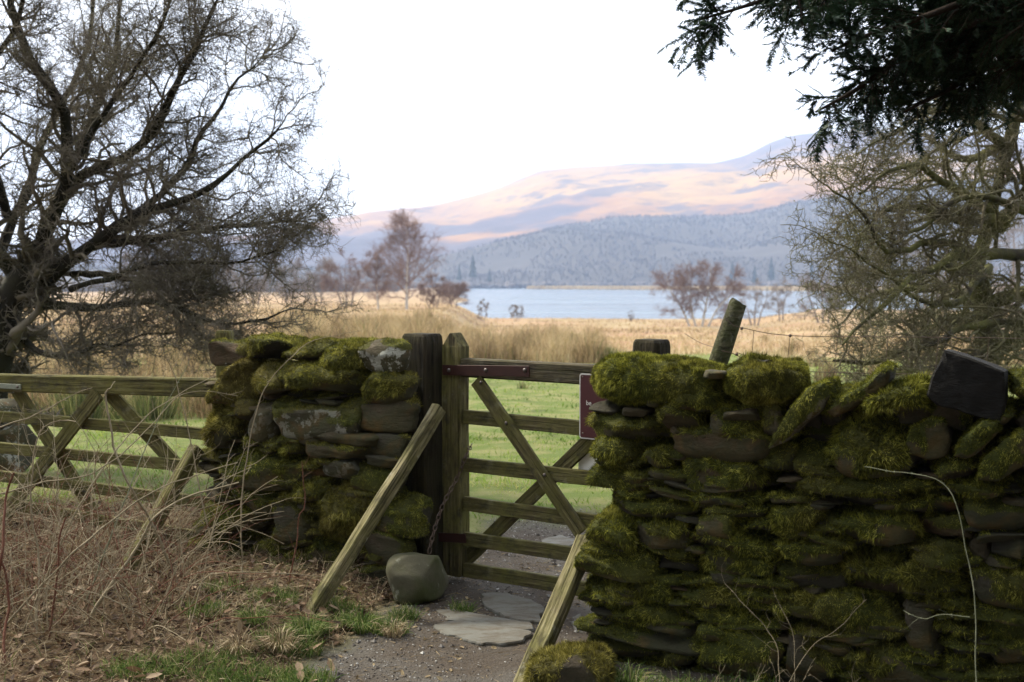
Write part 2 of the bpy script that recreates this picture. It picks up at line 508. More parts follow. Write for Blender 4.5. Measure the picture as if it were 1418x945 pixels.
def smoothline(pts, n):
    pts = np.array([tuple(p) for p in pts], float)
    if len(pts) == 2:
        t = np.linspace(0, 1, n)[:, None]
        return pts[0] * (1 - t) + pts[1] * t
    d = np.concatenate([[0], np.cumsum(np.linalg.norm(np.diff(pts, axis=0), axis=1))]); d /= d[-1]
    t = np.linspace(0, 1, n)
    # Catmull-Rom on the chord parameter
    out = []
    for q in t:
        i = min(max(np.searchsorted(d, q) - 1, 0), len(pts) - 2)
        f = (q - d[i]) / (d[i + 1] - d[i] + 1e-9)
        p0, p1, p2, p3 = pts[max(i - 1, 0)], pts[i], pts[i + 1], pts[min(i + 2, len(pts) - 1)]
        out.append(.5 * (2 * p1 + (p2 - p0) * f + (2 * p0 - 5 * p1 + 4 * p2 - p3) * f ** 2 + (3 * p1 - p0 - 3 * p2 + p3) * f ** 3))
    return np.array(out)

def norm(a): return a / (np.linalg.norm(a, axis=-1, keepdims=True) + 1e-9)

def grow(PP, RR, k, n, length, rr=.5, angle=(35, 75), jit=.35, trop=(0, 0, .05), t0=.15, taper=.35, rng=RNG, lfall=.45, rmin=.0012):
    B, m, _ = PP.shape
    t = rng.uniform(t0, 1, (B, k))
    f = t * (m - 1); i = np.clip(f.astype(int), 0, m - 2); fr = (f - i)[..., None]
    bi = np.arange(B)[:, None]
    S = PP[bi, i] * (1 - fr) + PP[bi, i + 1] * fr
    r0 = RR[bi, i] * (1 - fr[..., 0]) + RR[bi, i + 1] * fr[..., 0]
    T = norm(PP[bi, i + 1] - PP[bi, i])
    rnd = norm(rng.normal(size=T.shape)); per = norm(rnd - (rnd * T).sum(-1, keepdims=True) * T)
    an = np.radians(rng.uniform(*angle, size=(B, k)))[..., None]
    d = norm(T * np.cos(an) + per * np.sin(an)).reshape(-1, 3)
    L = (length * rng.uniform(.5, 1.25, (B, k)) * (1 - lfall * t)).reshape(-1)
    p = S.reshape(-1, 3); pts = [p]
    tr = np.array(trop)
    for q in range(n - 1):
        d = norm(d + rng.normal(size=d.shape) * jit / math.sqrt(max(1, n / 5)) + tr)
        p = p + d * (L / (n - 1))[:, None]
        pts.append(p)
    r = np.maximum(r0.reshape(-1) * rr, rmin)
    rad = r[:, None] * np.linspace(1, taper, n)[None]
    return np.stack(pts, 1), rad

def blades(p, d, L, Wd, rnd, side=None, rng=RNG, bend=None):
    """one triangle per blade"""
    n = len(p)
    d = norm(d)
    s = norm(np.cross(d, rng.normal(size=(n, 3))))
    a = p - s * Wd[:, None] * .5; b = p + s * Wd[:, None] * .5; c = p + d * L[:, None]
    if bend is None:
        V = np.stack([a, b, c], 1).reshape(-1, 3)
        T = np.arange(n * 3).reshape(-1, 3)
        return V, T, np.repeat(rnd, 3)
    mdl = p + d * (L * .55)[:, None]
    c = mdl + norm(d + bend) * (L * .45)[:, None]
    m1 = mdl - s * Wd[:, None] * .35; m2 = mdl + s * Wd[:, None] * .35
    V = np.stack([a, b, m1, m2, c], 1).reshape(-1, 3)
    o = np.arange(n)[:, None] * 5
    T = np.concatenate([o + [0, 1, 3], o + [0, 3, 2], o + [2, 3, 4]], 0)
    return V, T, np.repeat(rnd, 5)

# ---- rock shapes
_cs = {}
def cubegrid(n):
    if n in _cs: return _cs[n]
    vs, idx, qs = [], {}, []
    def vid(p):
        key = tuple(np.round(p, 5))
        if key not in idx: idx[key] = len(vs); vs.append(p)
        return idx[key]
    for ax in range(3):
        for sg in (-1, 1):
            for a in range(n):
                for b in range(n):
                    q = []
                    for (da, db) in ((0, 0), (1, 0), (1, 1), (0, 1)):
                        p = np.zeros(3); p[ax] = sg
                        p[(ax + 1) % 3] = -1 + 2 * (a + da) / n; p[(ax + 2) % 3] = -1 + 2 * (b + db) / n
                        q.append(vid(p))
                    if sg < 0: q = q[::-1]
                    qs.append(q)
    _cs[n] = (np.array(vs), np.array(qs))
    return _cs[n]

def rock(sx, sy, sz, seed, n=7, boxy=5.0, cuts=5, jag=.05, skew=.16, strata=0.0):
    """half-sizes; local axes; returns V,Q"""
    rg = np.random.default_rng(seed)
    V, Qd = cubegrid(n)
    V = V / (np.sum(np.abs(V) ** boxy, axis=1) ** (1 / boxy))[:, None]
    # skew corners
    C = rg.uniform(-skew, skew, (2, 2, 2, 3))
    f = (V + 1) / 2
    dsp = 0
    for a in (0, 1):
        for b in (0, 1):
            for c in (0, 1):
                w_ = (f[:, 0] if a else 1 - f[:, 0]) * (f[:, 1] if b else 1 - f[:, 1]) * (f[:, 2] if c else 1 - f[:, 2])
                dsp = dsp + w_[:, None] * C[a, b, c]
    V = V + dsp
    for q in range(cuts):
        d = rg.normal(size=3); d[1] -= .5 * (q % 2); d /= np.linalg.norm(d)
        h = (V @ d); lim = h.max() * rg.uniform(.62, .9)
        V = V - np.maximum(h - lim, 0)[:, None] * d
    S = np.array([sx, sy, sz])
    V = V * S
    avg = (sx * sy * sz) ** (1 / 3)
    nrm = norm(V / S ** 2)
    sc = max(avg, .03)
    V = V + nrm * (fbm(V + seed * 3.1, sc * .8, seed, 3) * jag * avg * 2.0)[:, None]
    if strata:
        lay = vnoise(np.stack([V[:, 0] * .15, V[:, 1] * .15, V[:, 2] + 0 * V[:, 0]], -1) + seed, sz * .35, seed + 3)
        V[:, :2] += (nrm[:, :2] * (lay * strata * avg)[:, None])
    return V, Qd

def normals(V, Q):
    n = np.zeros_like(V)
    fn = np.cross(V[Q[:, 2]] - V[Q[:, 0]], V[Q[:, 3]] - V[Q[:, 1]])
    for c in range(4): np.add.at(n, Q[:, c], fn)
    return norm(n)

# ---- timber
def timber(name, parent, p0, p1, h, t, mat, up=(0, 0, 1), seg=14, ch=.12, wob=.004, ends=None, label=None):
    """beam from p0 to p1 (world), h across 'up', t across the rest; own local axes, X along the grain"""
    p0, p1 = Vector(p0), Vector(p1)
    L = (p1 - p0).length
    x = (p1 - p0).normalized(); y = Vector(up).cross(x).normalized(); z = x.cross(y)
    c = ch * min(h, t)
    hy, hz = t / 2, h / 2
    prof = [(-hy + c, -hz), (hy - c, -hz), (hy, -hz + c), (hy, hz - c), (hy - c, hz), (-hy + c, hz), (-hy, hz - c), (-hy, -hz + c)]
    s = list(np.linspace(0, 1, seg + 1))
    sec = [(q, 1.0, 1.0) for q in s]
    if ends: sec = [(q, a, b) for q, a, b in ends(L)]
    sd = abs(hash((round(p0.x, 3), round(p0.z, 3), round(p1.x, 3)))) % 9999
    V = []
    for q, a, b in sec:
        for (py_, pz_) in prof: V.append((q * L, py_ * a, pz_ * b))
    V = np.array(V)
    V = V + np.stack([fbm(V + sd, .35, 1, 2) * wob * .5, fbm(V + sd, .3, 2, 3) * wob, fbm(V + sd + 7, .3, 3, 3) * wob], -1)
    n = len(sec)
    Q, T = [], []
    for i in range(n - 1):
        for k_ in range(8):
            k2 = (k_ + 1) % 8
            Q.append([i * 8 + k_, i * 8 + k2, (i + 1) * 8 + k2, (i + 1) * 8 + k_])
    Q = np.array(Q)[:, ::-1]
    for k_ in range(1, 7):
        T.append([0, k_, k_ + 1]); b = (n - 1) * 8; T.append([b, b + k_ + 1, b + k_])
    o = mk(name, V, Q=Q, T=np.array(T), mat=mat, smooth=False)
    mt = Matrix((x, y, z)).transposed().to_4x4(); 
    if parent is not None:
        o.parent = parent; mt.translation = p0 - Vector(parent['_o'])
    else:
        mt.translation = p0
    o.matrix_basis = mt
    o['_o'] = tuple(p0)
    if label: o['label'] = label
    return o

def post_top(L, kind='round'):
    m = [(q, 1, 1) for q in np.linspace(0, 1 - .05 / L, 12)]
    if kind == 'round':
        return m + [(1 - .03 / L, .985, .985), (1 - .012 / L, .95, .95), (1, .86, .86)]
    return [(q, 1, 1) for q in np.linspace(0, 1 - .07 / L, 12)] + [(1 - .066 / L, .98, .97), (1 - .004 / L, .92, .16), (1, .85, .08)]

def disc(name, parent, c, nrm_, r, h, mat, sides=10):
    c = Vector(c); n_ = Vector(nrm_).normalized()
    u = n_.orthogonal().normalized(); w_ = n_.cross(u)
    V, Q, T = [], [], []
    for (rr_, hh) in ((r, 0), (r * .95, h * .6), (r * .6, h)):
        for k_ in range(sides):
            a = 2 * math.pi * k_ / sides
            V.append(tuple(c + n_ * hh + (u * math.cos(a) + w_ * math.sin(a)) * rr_))
    V.append(tuple(c + n_ * h * 1.08))
    for i in range(2):
        for k_ in range(sides):
            k2 = (k_ + 1) % sides
            Q.append([i * sides + k_, i * sides + k2, (i + 1) * sides + k2, (i + 1) * sides + k_])
    for k_ in range(sides): T.append([2 * sides + k_, 2 * sides + (k_ + 1) % sides, 3 * sides])
    return mk(name, np.array(V), Q=np.array(Q), T=np.array(T), mat=mat, parent=parent)

# ------------------------------------------------------------------ dry stone walls
class Wall:
    def __init__(s, name, origin, dirv, label, seed, tone):
        s.o = np.array([origin[0], origin[1], 0.0]); s.d = norm(np.array([dirv[0], dirv[1], 0.0]))
        s.n = np.array([s.d[1], -s.d[0], 0.0])           # outward, towards the camera
        s.root = thing(name, (origin[0], origin[1], 0), label, 'wall')
        s.seed = seed; s.tone = tone; s.mp = []; s.count = 0
    def uv(s, px, py):
        a = np.array(P(px, py, 1.0)) - np.array([0, 0, CAMZ]); o = np.array([0, 0, CAMZ])
        t = ((s.o - o) @ s.n) / (a @ s.n)
        q = o + a * t
        return (q - s.o) @ s.d, q[2], t
    def stone(s, u, z, wd, hg, dp=.30, rot=0, moss=.5, out=0.0, lich=0.0, n=8, boxy=5.5, jag=.07, cuts=6, strata=.10, dens=1.0, tone=None, fuzz=1.0, skew=.24, mat=None, name='stone', lean=0):
        s.count += 1; sd = s.seed * 1000 + s.count
        rot = rot + ((sd * 7) % 9 - 4) * .8
        V, Qd = rock(wd / 2, dp / 2, hg / 2, sd, n, boxy, cuts, jag, skew, strata)
        a = math.radians(rot); c_, s_ = math.cos(a), math.sin(a)
        R2 = np.array([[c_, 0, s_], [0, 1, 0], [-s_, 0, c_]])
        V = V @ R2
        if lean:
            b = math.radians(lean); V = V @ np.array([[1, 0, 0], [0, math.cos(b), math.sin(b)], [0, -math.sin(b), math.cos(b)]])
        # local x->d, y->-n(into wall), z->up
        cen = s.o + s.d * u - s.n * (dp / 2 - out) + np.array([0, 0, z])
        B = np.stack([s.d, -s.n, [0, 0, 1.0]], 0)
        Wv = V @ B + cen
        N = normals(Wv, Qd)
        tn = s.tone if tone is None else tone
        nz_ = fbm(Wv, .11, s.seed, 3)
        m = np.clip((moss * 1.5 - s.mo) + N[:, 2] * .8 + nz_ * 1.1, 0, 1)
        m = sstep(.15, .45, m) * (1 if moss > .02 else 0)
        tt = np.clip(tn + fbm(Wv, .16, s.seed + 50, 2) * .55, 0, 1)
        if moss > .1 and fuzz > 0:
            # swell mossy parts into cushions
            Wv = Wv + N * (m * fuzz * (.005 + .009 * vnoise(Wv, .045, s.seed + 4)))[:, None]
        lc = s.o + s.d * u + np.array([0, 0, z])
        o = mk(name, Wv, Q=Qd, mat=mat or MS, parent=s.root, attrs={'moss': m * .95, 'lich': np.full(len(Wv), lich), 'tone': tt}, loc=tuple(lc))
        if moss > .05 and fuzz > 0 and dens > 0:
            s.sample(Wv, Qd, N, m, tt, dens, fuzz)
        return o
    def poly(s, pts, dp=.3, out=.03, moss=0.0, lich=0.0, tone=.1, seed=0, fuzz=.8, dens=1.0, bulge=.012, topmoss=1.0, mat=None, sharp=False):
        """angular stone with this face outline (photograph pixels, anticlockwise) on the wall face"""
        s.count += 1
        q = np.array([s.uv(a, b)[:2] for a, b in pts]); m_ = len(q); o2 = []
        for i in range(m_):
            for t in np.linspace(0, 1, 9)[:-1]: o2.append(q[i] * (1 - t) + q[(i + 1) % m_] * t)
        o2 = np.array(o2)
        if not sharp: o2 = (np.roll(o2, 1, 0) + o2 * 3 + np.roll(o2, -1, 0)) / 5
        c = o2.mean(0); n_ = len(o2)
        rings = [(.25, bulge), (.55, bulge * .9), (.8, bulge * .6), (.94, .002), (1.0, -.004 if sharp else -.010), (1.01, -dp * .33), (.99, -dp * .66), (.93, -dp + .015), (.7, -dp), (.3, -dp)]
        V = []
        for k_, (sc, o_) in enumerate(rings):
            r2 = c + (o2 - c) * sc
            V.append(s.o + s.d * r2[:, :1] + s.n * (out + o_) + np.array([0, 0, 1.0]) * r2[:, 1:])
        V = np.concatenate(V)
        V += np.stack([fbm(V, .12, seed + k_ + s.count, 4) for k_ in range(3)], -1) * .016
        Q = [[k_ * n_ + i, k_ * n_ + (i + 1) % n_, (k_ + 1) * n_ + (i + 1) % n_, (k_ + 1) * n_ + i] for k_ in range(len(rings) - 1) for i in range(n_)]
        ar = np.sum(o2[:, 0] * np.roll(o2[:, 1], -1) - np.roll(o2[:, 0], -1) * o2[:, 1])
        Q = np.array(Q)
        b = (len(rings) - 1) * n_
        caps = [[0 + i, i + 1, n_ - 2 - i, n_ - 1 - i][::-1] for i in range(n_ // 2 - 1)] + [[b + i, b + i + 1, b + n_ - 2 - i, b + n_ - 1 - i] for i in range(n_ // 2 - 1)]
        Q = np.concatenate([Q, np.array(caps)])
        N = normals(V, Q)
        if ((V - V.mean(0)) * N).sum() < 0: Q = Q[:, ::-1]; N = -N
        nz_ = fbm(V, .11, s.seed, 3)
        m = sstep(.15, .45, np.clip((moss * 1.5 - .62) + N[:, 2] * .8 * topmoss + nz_ * .9, 0, 1)) * (1 if moss > .02 else 0)
        tt = np.clip(tone + fbm(V, .16, s.seed + 50, 2) * .4, 0, 1)
        lc = tuple(s.o + s.d * c[0] + np.array([0, 0, c[1]]))
        mk('stone', V, Q=Q, mat=mat or MS, parent=s.root, smooth=not sharp, attrs={'moss': m * .95, 'lich': np.full(len(V), lich), 'tone': tt}, loc=lc)
        if moss > .05: s.sample(V, Q, N, m, tt, dens, fuzz)
    def sample(s, V, Qd, N, m, tt, dens, fuzz):
        rg = np.random.default_rng(s.seed * 77 + s.count)
        if fuzz > .95: fuzz = fuzz * rg.uniform(.55, 1.5)
        A_ = np.linalg.norm(np.cross(V[Qd[:, 2]] - V[Qd[:, 0]], V[Qd[:, 3]] - V[Qd[:, 1]]), axis=1) / 2
        fn = N[Qd].mean(1)
        face = (fn @ s.n > -.25) | (fn[:, 2] > .35)
        wgt = A_ * face * (m[Qd].mean(1) > .2)
        cnt = rg.poisson(wgt * 60000 * dens)
        idx = np.repeat(np.arange(len(Qd)), cnt)
        if not len(idx): return
        a, b = rg.random(len(idx))[:, None], rg.random(len(idx))[:, None]
        q = Qd[idx]
        bl = lambda X: X[q[:, 0]] * (1 - a) * (1 - b) + X[q[:, 1]] * a * (1 - b) + X[q[:, 2]] * a * b + X[q[:, 3]] * (1 - a) * b
        p = bl(V); nn_ = norm(bl(N)); mm = bl(m[:, None])[:, 0]; t_ = bl(tt[:, None])[:, 0]
        keep = rg.random(len(p)) < mm ** .6
        p, nn_, mm, t_ = p[keep], nn_[keep], mm[keep], t_[keep]
        cl = np.stack([vnoise(p, .022, 7), vnoise(p, .022, 8), vnoise(p, .022, 9)], -1)
        d = nn_ * .7 + cl * .95 + rg.normal(size=p.shape) * .28
        vert = 1 - np.clip(nn_[:, 2], 0, 1)
        d[:, 2] -= .75 * vert
        L = rg.uniform(.006, .019, len(p)) * fuzz * (1 + .8 * vnoise(p, .04, 12))
        wd = rg.uniform(.0016, .0032, len(p)) * (.6 + .4 * fuzz)
        rnd = np.clip(rg.uniform(0, 1, len(p)) * .55 + .2 + vnoise(p, .045, 3) * .28 + vnoise(p, .014, 4) * .28, 0, 1)
        s.mp.append((p, d, L, wd, rnd, t_))
    def slabs(s, n, u0, u1, z0, z1):
        rg = np.random.default_rng(s.seed + 950)
        for q in range(n):
            s.stone(rg.uniform(u0, u1), rg.uniform(z0, z1), rg.uniform(.10, .26), rg.uniform(.026, .048), dp=rg.uniform(.2, .26), moss=rg.choice([.35, .6, .85]), out=rg.uniform(.012, .04), rot=rg.uniform(-7, 7), n=7, boxy=7, cuts=8, fuzz=1.0)
    def chips(s, n, u0, u1, z0, z1):
        rg = np.random.default_rng(s.seed + 900)
        for q in range(n):
            s.stone(rg.uniform(u0, u1), rg.uniform(z0, z1), rg.uniform(.05, .17), rg.uniform(.012, .028), dp=rg.uniform(.12, .2), moss=rg.choice([0, 0, .3, .5]), out=rg.uniform(-.01, .025), rot=rg.uniform(-9, 9), n=5, boxy=7, fuzz=.6)
    def finish(s):
        p, d, L, wd, rnd, t_ = [np.concatenate(x) for x in zip(*s.mp)]
        V, T, R_ = blades(p, d, L, wd, rnd)
        o = mk('moss', V, T=T, mat=MM, parent=s.root, smooth=False, attrs={'rnd': R_, 'tone': np.repeat(t_, 3)}, loc=tuple(s.o))
        tag(o, kind='stuff')
        print('moss blades', len(p), 'stones', s.count)
    endpx = None
    mo = .80
    def px(s, x0, y0, x1, y1, **kw):
        """stone covering this box of the photograph, on the wall face"""
        uc, zc, t = s.uv((x0 + x1) / 2, (y0 + y1) / 2)
        u0, _, _ = s.uv(x0, (y0 + y1) / 2); u1, _, _ = s.uv(x1, (y0 + y1) / 2)
        hg = (y1 - y0) / F * t * 1.0
        if s.endpx and x1 > s.endpx: x1 = min(x1, 558); kw['dp'] = .13; kw['out'] = min(kw.get('out', 0), .02)
        f_ = kw.pop('f', .985)
        return s.stone(uc, zc, (u1 - u0) * f_, hg * f_ * 1.03, **kw)
    def fill(s, u0, u1, top, back, seed, mrange=(.3, .8), deep=.5, lich=0):
        rg = np.random.default_rng(seed)
        z = -.08
        while z < top:
            h = rg.uniform(.05, .10)
            u = u0 + rg.uniform(0, .05)
            while u < u1 - .03:
                wdt = min(rg.uniform(.12, .32), u1 - u)
                tp = top if not callable(top) else top(u)
                if wdt > .04:
                    s.stone(u + wdt / 2, z + h / 2, wdt * .98, h * .98, dp=deep, moss=rg.uniform(*mrange), out=-back + rg.uniform(-.02, .02), n=4, dens=.5, cuts=3, rot=rg.uniform(-3, 3))
                u += wdt
            z += h

# -- right wall
RW = Wall('dry_stone_wall', (.28, 4.58), (.90, -.43), 'long dark mossy dry stone wall on the right of the gate', 3, .12)
RW.mo = .62
RW.fill(.07, 3.3, .98, .11, 5, (.35, .75), .46)
B = RW.px
# cap cushions
B(801, 501, 1004, 566, dp=.44, moss=1.2, out=.03, boxy=2.8, n=14, cuts=1, jag=.04, dens=2.0, fuzz=.85, skew=.08, strata=0, tone=.05, rot=-6)
B(925, 532, 1006, 574, dp=.3, moss=1.1, out=.02, boxy=2.6, n=9, cuts=1, dens=1.8, fuzz=.9, tone=.05, strata=0)
B(990, 506, 1118, 560, dp=.44, moss=1.1, out=.03, boxy=2.8, n=11, cuts=2, dens=2.0, fuzz=.85, tone=.15, skew=.1, strata=0)
B(974, 513, 1004, 524, dp=.12, moss=.0, out=.05, boxy=6, cuts=3)
B(1010, 500, 1060, 512, dp=.2, moss=.15, out=-.08, boxy=6)
B(814, 560, 854, 579, dp=.28, moss=.0, out=.0, strata=.2)
B(858, 563, 897, 579, dp=.24, moss=.0, out=-.01)
B(894, 551, 914, 566, dp=.2, moss=.0, out=.0)
B(800, 576, 906, 612, dp=.34, moss=.95, out=.03, boxy=3, n=9, fuzz=1.25)
B(904, 560, 966, 603, dp=.3, moss=.85, out=.02, boxy=3, n=9, fuzz=1.2)
B(976, 566, 1060, 612, dp=.3, moss=.55, out=.01, n=9)
B(1003, 566, 1052, 590, dp=.3, moss=.0, out=.03, rot=14)
B(1050, 560, 1082, 622, dp=.3, moss=.3, out=-.03)
B(814, 610, 892, 650, dp=.34, moss=.85, out=.02, boxy=3, n=8, fuzz=1.2)
B(890, 620, 926, 652, dp=.3, moss=.8, out=.02, boxy=3, n=8)
B(922, 598, 1062, 642, dp=.3, moss=.3, out=-.01, n=9)
B(812, 648, 902, 684, dp=.34, moss=.75, out=.02, boxy=3.4, n=8)
B(896, 652, 952, 682, dp=.3, moss=.9, out=.025, boxy=3)
B(816, 682, 960, 722, dp=.34, moss=.85, out=.03, boxy=3.2, n=9, fuzz=1.3)
B(804, 720, 874, 762, dp=.36, moss=.75, out=.03, n=8)
B(872, 722, 950, 762, dp=.3, moss=.85, out=.02, fuzz=1.3)
B(797, 761, 912, 802, dp=.4, moss=.85, out=.04, n=10, boxy=4, rot=-2)
B(801, 800, 884, 836, dp=.4, moss=.55, out=.02, n=9, boxy=6, rot=3)
B(880, 803, 922, 836, dp=.3, moss=.8, out=.01, n=7)
B(803, 834, 936, 870, dp=.36, moss=.8, out=.03, boxy=3.4, n=9)
B(803, 868, 968, 890, dp=.34, moss=.25, out=.04, rot=-5, strata=.2, n=9)
B(806, 886, 910, 902, dp=.3, moss=.2, out=.02, rot=-4, strata=.2)
B(806, 900, 952, 950, dp=.36, moss=.6, out=.02)
B(945, 640, 1052, 690, dp=.3, moss=.7, out=.0, n=8)
B(1048, 616, 1098, 656, dp=.3, moss=.65, out=.01, boxy=3.4)
B(1096, 618, 1152, 660, dp=.3, moss=.5, out=.0)
B(956, 688, 1062, 716, dp=.34, moss=.8, out=.02, n=9, fuzz=1.1, rot=2)
B(962, 714, 1024, 744, dp=.34, moss=.75, out=.03, n=8)
B(1020, 716, 1070, 738, dp=.34, moss=.6, out=.0, n=8, rot=-5)
B(956, 742, 1066, 766, dp=.34, moss=.85, out=.03, n=9, rot=-3, fuzz=1.3)
B(970, 764, 1072, 800, dp=.34, moss=.7, out=.01, n=9, rot=3)
B(906, 774, 968, 800, dp=.3, moss=.1, out=-.03)
B(915, 798, 1075, 840, dp=.34, moss=.7, out=.02, n=9)
B(938, 838, 1062, 868, dp=.32, moss=.55, out=.01)
B(965, 868, 1100, 948, dp=.36, moss=.6, out=.02, n=9)
# leaning copes
RW.poly([(1066, 622), (1074, 602), (1096, 566), (1122, 536), (1142, 528), (1150, 548), (1142, 566), (1112, 588), (1088, 612)], dp=.34, out=.03, moss=.72, tone=0, lich=.3)
RW.poly([(1146, 570), (1164, 552), (1200, 528), (1222, 508), (1230, 512), (1229, 530), (1214, 545), (1180, 566), (1156, 578)], dp=.34, out=.02, moss=.42, tone=.05)
B(1130, 548, 1190, 576, dp=.3, moss=.95, out=-.02, rot=20, boxy=3, fuzz=1.2)
B(1186, 536, 1286, 572, dp=.36, moss=.9, out=.05, rot=7, boxy=3.4, n=10, tone=.0, fuzz=1.0)
RW.poly([(1284, 545), (1290, 527), (1306, 484), (1335, 492), (1392, 517), (1392, 560), (1388, 584), (1340, 574), (1300, 560)], dp=.26, out=.03, seed=3, mat=M_DSL, sharp=True, bulge=.004)
B(1396, 516, 1470, 556, dp=.36, moss=.9, out=.03, tone=.0, boxy=3.4)
B(1284, 552, 1346, 594, dp=.36, moss=.7, out=.03, rot=-20, tone=.0)
B(1238, 560, 1290, 590, dp=.3, moss=.2, out=.0, rot=12)
RW.poly([(1254, 612), (1262, 592), (1284, 580), (1306, 582), (1316, 606), (1310, 628), (1286, 636), (1262, 628)], dp=.34, out=.02, moss=.5, tone=0)
RW.poly([(1322, 628), (1330, 606), (1362, 580), (1382, 582), (1384, 592), (1362, 618), (1340, 632)], dp=.34, out=.05, moss=.7, tone=0)
RW.poly([(1354, 662), (1362, 632), (1390, 604), (1424, 590), (1436, 606), (1420, 640), (1380, 664)], dp=.34, out=.05, moss=.7, tone=0)
B(1400, 556, 1480, 600, dp=.34, moss=.6, out=.0, rot=30)
B(1370, 556, 1398, 590, dp=.2, moss=.6, out=.03, rot=50, tone=0)
B(1148, 582, 1272, 668, dp=.42, moss=.75, out=.06, boxy=2.9, n=12, cuts=2, jag=.05, tone=.1)
B(1290, 636, 1356, 668, dp=.3, moss=.8, out=.02, boxy=3)
B(1098, 660, 1292, 690, dp=.34, moss=.8, out=.03, boxy=3.4, n=10, fuzz=1.2)
B(1290, 668, 1420, 692, dp=.3, moss=.5, out=.01)
B(1118, 686, 1316, 716, dp=.32, moss=.45, out=.0, n=9)
B(1066, 692, 1140, 752, dp=.34, moss=.95, out=.04, boxy=3, n=9, fuzz=1.6)
B(1162, 714, 1266, 760, dp=.34, moss=.7, out=.03, n=9)
B(1140, 722, 1166, 756, dp=.3, moss=.4, out=-.01)
B(1264, 718, 1342, 752, dp=.3, moss=.55, out=.0)
B(1250, 754, 1336, 790, dp=.34, moss=.7, out=.03, boxy=3.2, n=8)
B(1064, 752, 1168, 788, dp=.32, moss=.6, out=.02, n=8)
B(1340, 692, 1440, 736, dp=.32, moss=.45, out=.01)
B(1368, 736, 1420, 782, dp=.3, moss=.1, out=.02)
B(1335, 745, 1372, 790, dp=.3, moss=.4, out=-.02)
B(1168, 772, 1346, 822, dp=.34, moss=.85, out=.04, boxy=3, n=10, fuzz=1.4)
B(1070, 786, 1166, 822, dp=.32, moss=.7, out=.01)
B(1350, 788, 1440, 852, dp=.34, moss=.5, out=.02, n=8)
B(1060, 822, 1134, 852, dp=.3, moss=.8, out=.02, fuzz=1.4)
B(1122, 826, 1258, 888, dp=.38, moss=.9, out=.06, boxy=2.8, n=11, fuzz=1.4)
B(1252, 836, 1312, 916, dp=.32, moss=.3, out=.01)
B(1310, 868, 1372, 932, dp=.32, moss=.4, out=.0)
B(1370, 856, 1450, 930, dp=.32, moss=.45, out=.0)
B(1084, 878, 1186, 950, dp=.36, moss=.6, out=.03, rot=-6, n=8)
B(1182, 900, 1310, 956, dp=.36, moss=.55, out=.03, n=8)
for q in range(13):
    RW.stone(.86 + q * .12, 1.03 + .02 * (q % 3), .15, .13, dp=.3, moss=.5, out=-.09, n=6, rot=(q * 37) % 50 - 10)
RW.fill(.0, 3.3, .16, .0, 55, (.3, .8), .4)
# the wall beyond the frame to the right: face stones and copes
rg = np.random.default_rng(8)
for q in range(60):
    RW.stone(rg.uniform(1.85, 3.2), rg.uniform(.05, 1.0), rg.uniform(.2, .4), rg.uniform(.08, .16), moss=rg.uniform(.3, .9), out=rg.uniform(0, .03), n=5, dens=.4)
for q in range(9):
    RW.stone(1.95 + q * .15, 1.08, .10, .26, dp=.36, rot=rg.uniform(20, 45), moss=rg.uniform(.2, .8), n=6, boxy=5, dens=.4)
RW.slabs(58, .1, 1.75, .06, .9)
RW.chips(75, .06, 1.75, .05, .95)
RW.finish()

# -- left pier
LP = Wall('dry_stone_pier', (-1.735, 6.11), (.905, -.425), 'short mossy dry stone wall stub left of the gate post, lichen on its top stones', 9, .38)
LP.fill(.04, 1.02, .98, .10, 15, (.3, .8), .5)
LP.fill(1.02, 1.24, .98, .05, 16, (.3, .8), .12)
LP.endpx = 535
B = LP.px
B(272, 476, 330, 508, dp=.4, moss=.25, out=.0, lich=1, boxy=3.4, n=9)
B(316, 467, 384, 500, dp=.42, moss=.9, out=.0, boxy=3, n=9, lich=1)
B(364, 472, 450, 502, dp=.42, moss=1.0, out=.0, boxy=2.8, n=9, fuzz=1.1)
B(428, 474, 506, 522, dp=.42, moss=1.1, out=.04, boxy=2.5, n=10, cuts=1, fuzz=1.2, tone=.35)
B(492, 470, 563, 515, dp=.42, moss=.42, out=.02, lich=1, boxy=3, n=10)
B(386, 508, 512, 546, dp=.42, moss=1.0, out=.07, boxy=3, n=11, rot=2, fuzz=1.3)
B(268, 500, 352, 560, dp=.4, moss=1.0, out=.03, boxy=2.8, n=9, tone=.8, fuzz=1.2)
B(342, 500, 402, 556, dp=.4, moss=1.0, out=.05, boxy=2.5, n=9, tone=.8)
B(266, 556, 330, 622, dp=.4, moss=.85, out=.02, boxy=3, n=9, tone=.7, fuzz=1.3)
B(322, 552, 352, 592, dp=.3, moss=.8, out=.03, boxy=3, tone=.7)
B(344, 560, 378, 612, dp=.34, moss=.05, out=.04, lich=.3)
B(374, 545, 502, 606, dp=.42, moss=.62, out=.05, boxy=6, n=12, cuts=6, jag=.045, lich=.5, tone=.4, rot=5)
B(494, 518, 564, 560, dp=.4, moss=.85, out=.03, boxy=4, n=9, tone=.4)
B(496, 553, 568, 598, dp=.4, moss=.2, out=.04, boxy=6, n=9, rot=3)
B(436, 598, 522, 616, dp=.34, moss=.05, out=.05, boxy=6, strata=.15)
B(380, 604, 418, 632, dp=.3, moss=.95, out=.04, boxy=2.6, tone=.3, fuzz=1.2)
B(412, 606, 448, 624, dp=.3, moss=.0, out=.02)
B(412, 614, 518, 638, dp=.38, moss=.45, out=.05, strata=.15, n=9, rot=2)
B(500, 600, 574, 634, dp=.38, moss=.35, out=.04, n=9, rot=8)
B(354, 600, 384, 636, dp=.3, moss=.8, out=.03, boxy=3)
B(298, 632, 462, 682, dp=.4, moss=.85, out=.05, boxy=3.2, n=10, tone=.2, fuzz=1.3)
